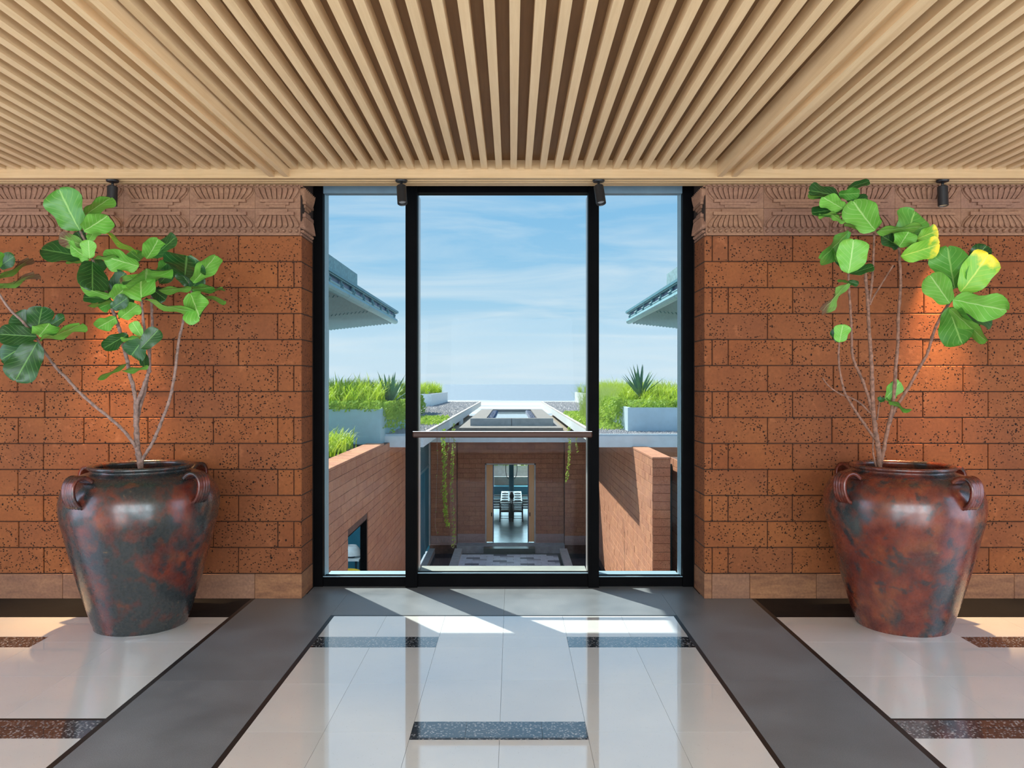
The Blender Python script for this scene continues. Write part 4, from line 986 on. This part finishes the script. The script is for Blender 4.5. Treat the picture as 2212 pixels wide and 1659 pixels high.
def planter(b, m, label, th=.10):
    x0, x1, y0, y1, z0, z1 = b; t = empty('planter_box', ((x0+x1)/2, y0, z0)); tag(t, label, 'planter')
    for nm, c in (('front_panel', (x0, x1, y0, y0+th, z0, z1)), ('back_panel', (x0, x1, y1-th, y1, z0, z1)), ('side_panel', (x0, x0+th, y0+th, y1-th, z0, z1)), ('side_panel', (x1-th, x1, y0+th, y1-th, z0, z1))):
        o = absbox(nm, [c], m, t); o.location = -t.location
    o = absbox('soil', [(x0+th, x1-th, y0+th, y1-th, z0, z1-.08)], 'soil', t); o.location = -t.location
    return t
planter((-7.5, -3.22, 19.25, 26.0, .025, .88), 'planter', 'blue green rendered planter box above the shaded brick wall')
planter((3.15, 7.5, 21.4, 27.0, SZ, .86), 'planter2', 'pale blue planter box on gravel above the brick pier')
planter((-7.5, -4.12, 29.5, 35.3, SZ, .90), 'white', 'pale planter box half way along the vine side roof')
planter((-7.5, -4.66, 45.5, 57.0, SZ, .92), 'white', 'white planter box at the sea end of the vine side roof')
planter((3.9, 7.5, 30.0, 36.0, SZ, .90), 'white', 'pale planter box half way along the sunlit side roof')
planter((4.55, 7.5, 44.5, 57.0, SZ, .92), 'white', 'white planter box at the sea end of the sunlit side roof')

def blade(m, base, az, ln, lean, wd, q):
    d = Vector((math.cos(az), math.sin(az), 0)); s = Vector((-d.y, d.x, 0)); prev = None; o = len(m.v); N = 4
    p = Vector(base); ang = math.pi/2-q.uniform(0, .35)
    for i in range(N+1):
        t = i/N; w = wd*(1-t)**.7; m.v += [tuple(p-s*w), tuple(p+s*w)]
        p = p+(d*math.cos(ang)+Vector((0, 0, 1))*math.sin(ang))*ln/N; ang -= lean/N
    for i in range(N): m.f.append((o+2*i, o+2*i+1, o+2*i+3, o+2*i+2)); m.mi.append(0)
def grass(name, x0, x1, y0, y1, z, n, ln, seed, label, mm='grass', lean=2.0, wd=.012, mound=0, cat='grass'):
    q = random.Random(seed); m = MB(); nc = max(1, n//14)
    for c in range(nc):
        cx, cy = q.uniform(x0, x1), q.uniform(y0, y1); h = z+mound*math.sin(math.pi*(cy-y0)/(y1-y0))*q.uniform(.4, 1)
        for k in range(14): blade(m, (cx+q.gauss(0, .05), cy+q.gauss(0, .05), h), q.uniform(0, 6.28), ln*q.uniform(.55, 1.15), lean*q.uniform(.4, 1.1), wd*q.uniform(.7, 1.3), q)
    return tag(link(name, m.mesh(name), mm), label, cat, kind='stuff')
def leaves(name, pts, n, r, seed, label, mm='vine', cat='ground cover'):
    q = random.Random(seed); m = MB()
    for i in range(n):
        p = pts(q); a = Vector((q.uniform(-1, 1), q.uniform(-1, 1), q.uniform(-.6, 1))).normalized(); b = a.orthogonal().normalized(); c = a.cross(b); s = r*q.uniform(.6, 1.3)
        m.add([p-b*s, p+c*s*.5, p+b*s, p-c*s*.5], [(0, 1, 2, 3)])
    return tag(link(name, m.mesh(name), mm), label, cat, kind='stuff')
grass('planter_grass', -6.3, -3.4, 19.4, 23.6, .80, 3600, .80, 11, 'tall arching yellow green grass in the blue green planter', lean=1.9, mound=.28, wd=.02)
grass('wall_grass', -5.4, -3.72, 13.0, 18.6, .0, 2400, .62, 12, 'bright arching grass behind the shaded brick wall coping', lean=2.1, wd=.018)
tag(absbox('soil_bed', [(-6.1, -3.53, 12.0, 19.2, -.19, .0)], 'soil'), 'soil bed behind the shaded brick wall coping', 'soil')
grass('planter_grass', 3.3, 7.0, 21.7, 26.5, .80, 3600, .58, 13, 'bushy yellow green grass in the pale blue planter', lean=2.4, mound=.25, wd=.02)
grass('feather_grass', 2.55, 3.6, 24.5, 30.0, .25, 2600, 1.35, 14, 'pale feathery grass behind the pale blue planter', 'grass2', 1.0, .005)
grass('planter_grass', -7, -4.3, 29.8, 35.0, .84, 2600, .8, 15, 'grass tumbling from the half way planter on the vine side roof', mound=.3)
grass('planter_grass', -7, -4.8, 45.7, 56, .84, 1600, .85, 16, 'grass in the sea end planter on the vine side roof', mound=.3)
grass('planter_grass', 4.1, 7, 30.3, 35.7, .84, 2400, .8, 17, 'grass in the half way planter on the sunlit side roof', mound=.3)
grass('planter_grass', 4.7, 7, 44.8, 56, .84, 1600, .9, 18, 'grass in the sea end planter on the sunlit side roof', mound=.3)
grass('wall_grass', -5.5, 5.5, 46.6, 47.3, -3.34, 3000, .5, 19, 'grass along the top of the white garden wall', lean=2.6)
leaves('trailing_ground_cover', lambda q: Vector((q.uniform(-6.2, -3.25), 19.22+q.random()**2*1.6, .86+q.uniform(-.02, .22))), 2600, .045, 21, 'leafy creeper along the rim of the blue green planter')
def vinefall(x, y0, y1, z0, z1, sp):
    def f(q):
        yy = q.uniform(y0, y1); k = q.random()**1.3; return Vector((x+sp*(q.random()-.3)*(.4+k), yy, z1-(z1-z0)*k*(.5+.5*math.sin(yy*7+x)**2)))
    return f
leaves('trailing_ground_cover', vinefall(-3.16, 19.6, 24, .25, 1.05, .22), 2400, .045, 22, 'creeper tumbling down the end of the blue green planter')
leaves('trailing_ground_cover', vinefall(3.06, 22.3, 27, .2, 1.1, -.5), 5200, .045, 23, 'creeper tumbling over the end of the pale blue planter')
leaves('trailing_ground_cover', lambda q: Vector((q.uniform(3.2, 7), 21.42+q.random()**2*1.5, .84+q.uniform(-.02, .22))), 2400, .045, 24, 'leafy creeper along the rim of the pale blue planter')
leaves('trailing_ground_cover', vinefall(-4.05, 31, 35, .2, 1.0, .3), 1600, .06, 25, 'creeper falling from the half way planter on the vine side roof')
leaves('trailing_ground_cover', vinefall(3.8, 30, 36, .2, 1.0, -.3), 1800, .06, 26, 'creeper falling from the half way planter on the sunlit side roof')
def flat(x0, x1, y0, y1):
    return lambda q: Vector((q.uniform(x0, x1), y0+(y1-y0)*q.random(), SZ+.05+q.random()*.12))
leaves('trailing_ground_cover', flat(-4.2, -2.3, 24.5, 29.0), 2600, .05, 27, 'creeper spreading over the gravel of the vine side roof')
leaves('trailing_ground_cover', flat(2.2, 4.2, 22.0, 34.0), 5200, .05, 28, 'creeper spreading over the gravel of the sunlit side roof')

def agave(loc, n, ln, seed, label):
    q = random.Random(seed); t = empty('agave', loc); tag(t, label, 'agave')
    for k in range(n):
        az = 2*math.pi*k/n*2.4+q.uniform(-.2, .2); el = math.radians(88-58*(k/n)**.85+q.uniform(-4, 4)); l = ln*q.uniform(.88, 1.08); m = MB(); N = 6; w0 = .055
        d = Vector((math.cos(az)*math.cos(el), math.sin(az)*math.cos(el), math.sin(el))); s = d.cross(Vector((0, 0, 1))); s = s.normalized() if s.length > .01 else Vector((1, 0, 0)); u = s.cross(d)
        for i in range(N+1):
            tt = i/N; w = w0*(.75+.5*tt) if tt < .4 else w0*.95*(1-((tt-.4)/.6)**1.5); w = max(w, .002); p = d*l*tt-u*.05*l*tt*tt
            m.v += [tuple(p-s*w), tuple(p+u*w*-.35), tuple(p+s*w), tuple(p+u*w*-.05)]
        for i in range(N):
            for j in range(4):
                a = 4*i+j; b = 4*i+(j+1) % 4; m.f.append((a, b, b+4, a+4)); m.mi.append(0)
        link('leaf', m.mesh('agave_leaf'), 'agave', t)
    return t
agave((X(842, 21.5), 21.5, .92), 26, .95, 31, 'spiky blue green agave rising above the blue green planter')
agave((X(1383, 23.5), 23.5, 1.12), 24, .95, 32, 'spiky agave rising above the pale blue planter')

def vine(x, d, pxs, label, n=60, r=.028, mm='vine', thin=.006):
    """hanging strand traced through pixels at depth d"""
    pts = [P(a, b, d) for a, b in pxs]; o0 = pts[0]; t = empty('hanging_vine', o0); tag(t, label, 'vine', 'vines hanging from the roof slabs')
    pp = path([p-o0 for p in pts], 6); m = MB(); m.tube(pp, thin, 5); link('stem', m.mesh('vine_stem'), 'stem', t)
    q = random.Random(int(pxs[0][0])); m = MB()
    for i in range(n):
        p = pp[int(q.random()*(len(pp)-1))]+Vector((q.uniform(-1, 1), q.uniform(-1, 1), q.uniform(-1, 1)))*r*1.1
        a = Vector((q.uniform(-1, 1), q.uniform(-1, 1), q.uniform(-.6, 1))).normalized(); b = a.orthogonal().normalized(); c = a.cross(b); s = r*q.uniform(.6, 1.2)
        m.add([p-b*s, p+c*s*.4, p+b*s, p-c*s*.4], [(0, 1, 2, 3)])
    tag(link('foliage', m.mesh('vine_leaves'), mm, t), kind='stuff')
DV = 22.0
vine(0, 21, [(944, 925), (944, 960), (945, 1000), (943, 1040), (942, 1090), (940, 1130), (944, 1155)], 'thin hanging vine with few leaves nearest the glazed door', 26, .022)
vine(0, DV, [(958, 930), (958, 960), (960, 1000), (960, 1040), (961, 1080), (963, 1110), (968, 1138)], 'thick leafy hanging vine with yellow green leaves', 420, .05)
vine(0, DV, [(970, 930), (969, 965), (964, 1000), (958, 1040), (948, 1070)], 'short curved hanging vine beside the thick leafy one', 50, .025)
vine(0, 23, [(979, 915), (980, 960), (977, 1000), (976, 1040), (978, 1090), (980, 1140), (979, 1185)], 'longest hanging vine reaching down to the stone kerb', 240, .04)
vine(0, 23, [(1229, 925), (1230, 960), (1229, 990), (1226, 1020), (1222, 1045)], 'leafy hanging vine on the sunlit side of the doorway', 190, .035)
vine(0, 23, [(1244, 935), (1245, 955), (1247, 978)], 'short hanging vine next to the sunlit side mullion', 40, .03)

# --- roof pool
rp = empty('roof_pool', (X(1105, 31), 31.0, -.15)); tag(rp, 'raised concrete reflecting pool on the roof toward the sea', 'pool')
pa, pb, pz0, pz1 = X(1016, 31), X(1195, 31), -.15, Z(903.8, 31)
def rpb(nm, b, m):
    o = absbox(nm, [b], m, rp); o.location = -rp.location; return o
wi = .62
for a, b in ((pa, (pa+pb)/2-.01), ((pa+pb)/2+.01, pb)): rpb('front_panel', (a, b, 31.0, 31.06, pz0, pz1), 'concrete')
rpb('rim', (pa, pa+wi, 31.06, 42.5, pz0, pz1), 'rim'); rpb('rim', (pb-wi, pb, 31.06, 42.5, pz0, pz1), 'rim')
rpb('rim', (pa+wi, pb-wi, 31.06, 31.35, pz0, pz1), 'rim'); rpb('rim', (pa+wi, pb-wi, 41.9, 42.5, pz0, pz1), 'rim')
rpb('water', (pa+wi, pb-wi, 31.35, 41.9, pz0, pz1-.12), 'pool2')
q = random.Random(4); m = MB()
for s_ in (0, 1):
    for i in range(420):
        x_ = (pa+wi+q.uniform(.02, .24)) if s_ == 0 else (pb-wi-q.uniform(.02, .24)); y_ = q.uniform(31.45, 41.8); r = q.uniform(.05, .09); z_ = pz1-.10
        m.add([(x_+r, y_, z_), (x_, y_+r, z_), (x_-r, y_, z_), (x_, y_-r, z_), (x_, y_, z_+r*.9)], [(0, 1, 4), (1, 2, 4), (2, 3, 4), (3, 0, 4)])
o = link('pebbles', m.mesh('pebbles'), 'navy', rp); o.location = -rp.location; o['kind'] = 'stuff'

# --- metal eaves of the wings
def canopy(sg, label):
    d0_, d1_, xe, ze = 23.2, 38.4, 5.66, 4.43          # near end, far end, gutter line, underside of the sheets
    t = empty('metal_eave', (sg*8.6, 30, SZ)); tag(t, label, 'roof eave')
    def put(nm, m, mat_):
        o = link(nm, m.mesh(nm), mat_, t); o.location = -t.location; return o
    def sb(*b):
        b = list(b)
        if sg < 0: b[0], b[1] = -b[1], -b[0]
        b[4] += ze; b[5] += ze
        return b
    for ya, yb, dz_ in ((d0_, 27.0, .05), (26.7, 32.4, .025), (32.1, d1_, 0)):      # folded sheets, lapped
        m = MB(); n = 24; pt = .16
        for i in range(n*2+1):
            xx = sg*(xe+.10+pt*i/2); zz = ze-.105*(pt*i/2)+(.12 if i % 2 else 0)+dz_
            m.v += [(xx, ya, zz), (xx, yb, zz), (xx, ya, zz+.015), (xx, yb, zz+.015)]
        for i in range(n*2):
            a = 4*i
            for f_ in ((a, a+1, a+5, a+4), (a+2, a+6, a+7, a+3), (a, a+4, a+6, a+2), (a+1, a+3, a+7, a+5)): m.f.append(f_); m.mi.append(0)
        put('folded_sheet', m, 'teal')
    yy = d0_; sec = [(-.06, .22), (-.10, .11), (-.06, .03), (.03, -.01), (.13, .01), (.13, .22)]
    while yy < d1_-.05:
        y1_ = min(yy+3.8, d1_); m = MB()
        for a in (yy+.015, y1_-.015):
            for xx, zz in sec: m.v.append((sg*(xe+xx), a, ze+zz))
        for i in range(6): m.f.append((i, (i+1) % 6, 6+(i+1) % 6, 6+i)); m.mi.append(0)
        m.f.append(tuple(range(6))); m.mi.append(0); m.f.append(tuple(range(6, 12))); m.mi.append(0)
        put('gutter', m, 'teal2'); yy = y1_
    m = MB(); m.box(*sb(xe+.03, xe+.10, d0_, d1_, .22, .48)); put('navy_panel', m, 'navy')
    m = MB(); m.box(*sb(xe-.06, xe+.13, d0_, d1_, .48, .52)); m.box(*sb(xe-.11, xe-.06, d0_, d1_+.10, .52, .62)); m.box(*sb(xe-.06, xe+1.05, d0_, d1_, .59, .62)); put('top_flashing', m, 'teal')
    m = MB(); m.tube([(sg*(xe-.05), d0_, ze+.50), (sg*(xe-.05), d1_, ze+.50)], .02, 6); put('rail_pipe', m, 'teal2')
    yy = d0_+.8; k = 0
    while yy < d1_:
        m = MB()
        for dy_ in ((-.10, .10) if k % 2 == 0 else (0,)):
            m.box(*sb(xe-.06, xe-.005, yy+dy_-.025, yy+dy_+.025, .21, .59)); m.tube([(sg*(xe-.04), yy+dy_, ze+.37), (sg*(xe-.11), yy+dy_, ze+.32), (sg*(xe-.06), yy+dy_, ze+.26)], .03, 6)
        put('bracket', m, 'teal2')
        if yy+1.8 < d1_:
            m = MB(); m.tube([(sg*(xe-.015), yy+.25, ze+.27), (sg*(xe-.015), yy+1.7, ze+.27)], .05, 8); put('pipe', m, 'teal2')
        yy += 1.92; k += 1
    m = MB(); m.box(*sb(6.29, 7.0, d0_, 32.0, .45, 1.53)); put('parapet_block', m, 'blockgrey')
    m = MB(); m.box(*sb(6.0, 9.6, d0_, d1_-.5, .38, .44)); put('roof_deck', m, 'teal')
    tag(absbox('wall_wing', [(min(sg*8.6, sg*9.0), max(sg*8.6, sg*9.0), 24.0, 37.0, SZ, 4.12)], 'planter'), 'rendered wing wall carrying the metal eave on the %s side' % ('vine' if sg < 0 else 'sunlit'), 'wall', kind='structure')
canopy(-1, 'teal folded metal eave with gutter over the blue green planter')
canopy(1, 'teal folded metal eave with gutter over the pale blue planter')

# --- beach and sea
m = MB(); m.add([(-400, 60, -6), (400, 60, -6), (400, 340, -13.5), (-400, 340, -13.5)], [(0, 1, 2, 3)])
tag(link('beach', m.mesh('beach'), 'beach'), 'sandy beach below the pool toward the sea', 'beach', kind='structure')
m = MB(); m.add([(-30000, 300, -12.8), (30000, 300, -12.8), (30000, 40000, -12.8), (-30000, 40000, -12.8)], [(0, 1, 2, 3)])
tag(link('sea', m.mesh('sea'), 'sea'), 'pale blue sea with white surf up to the horizon', 'sea', kind='structure')
grass('shore_scrub', -8, -2.0, 60, 80, -5.6, 1500, 1.6, 41, 'green scrub at the edge of the beach', 'grass', 1.2, .05, 1.5, 'scrub')
tag(absbox('ground', [(-60, 60, 47.4, 62, -6.6, -5.2), (-60, -9, 7, 47.4, -6.6, -5.2), (9, 60, 7, 47.4, -6.6, -5.2)], 'beach'), 'sandy ground around the wings', 'ground', kind='structure')
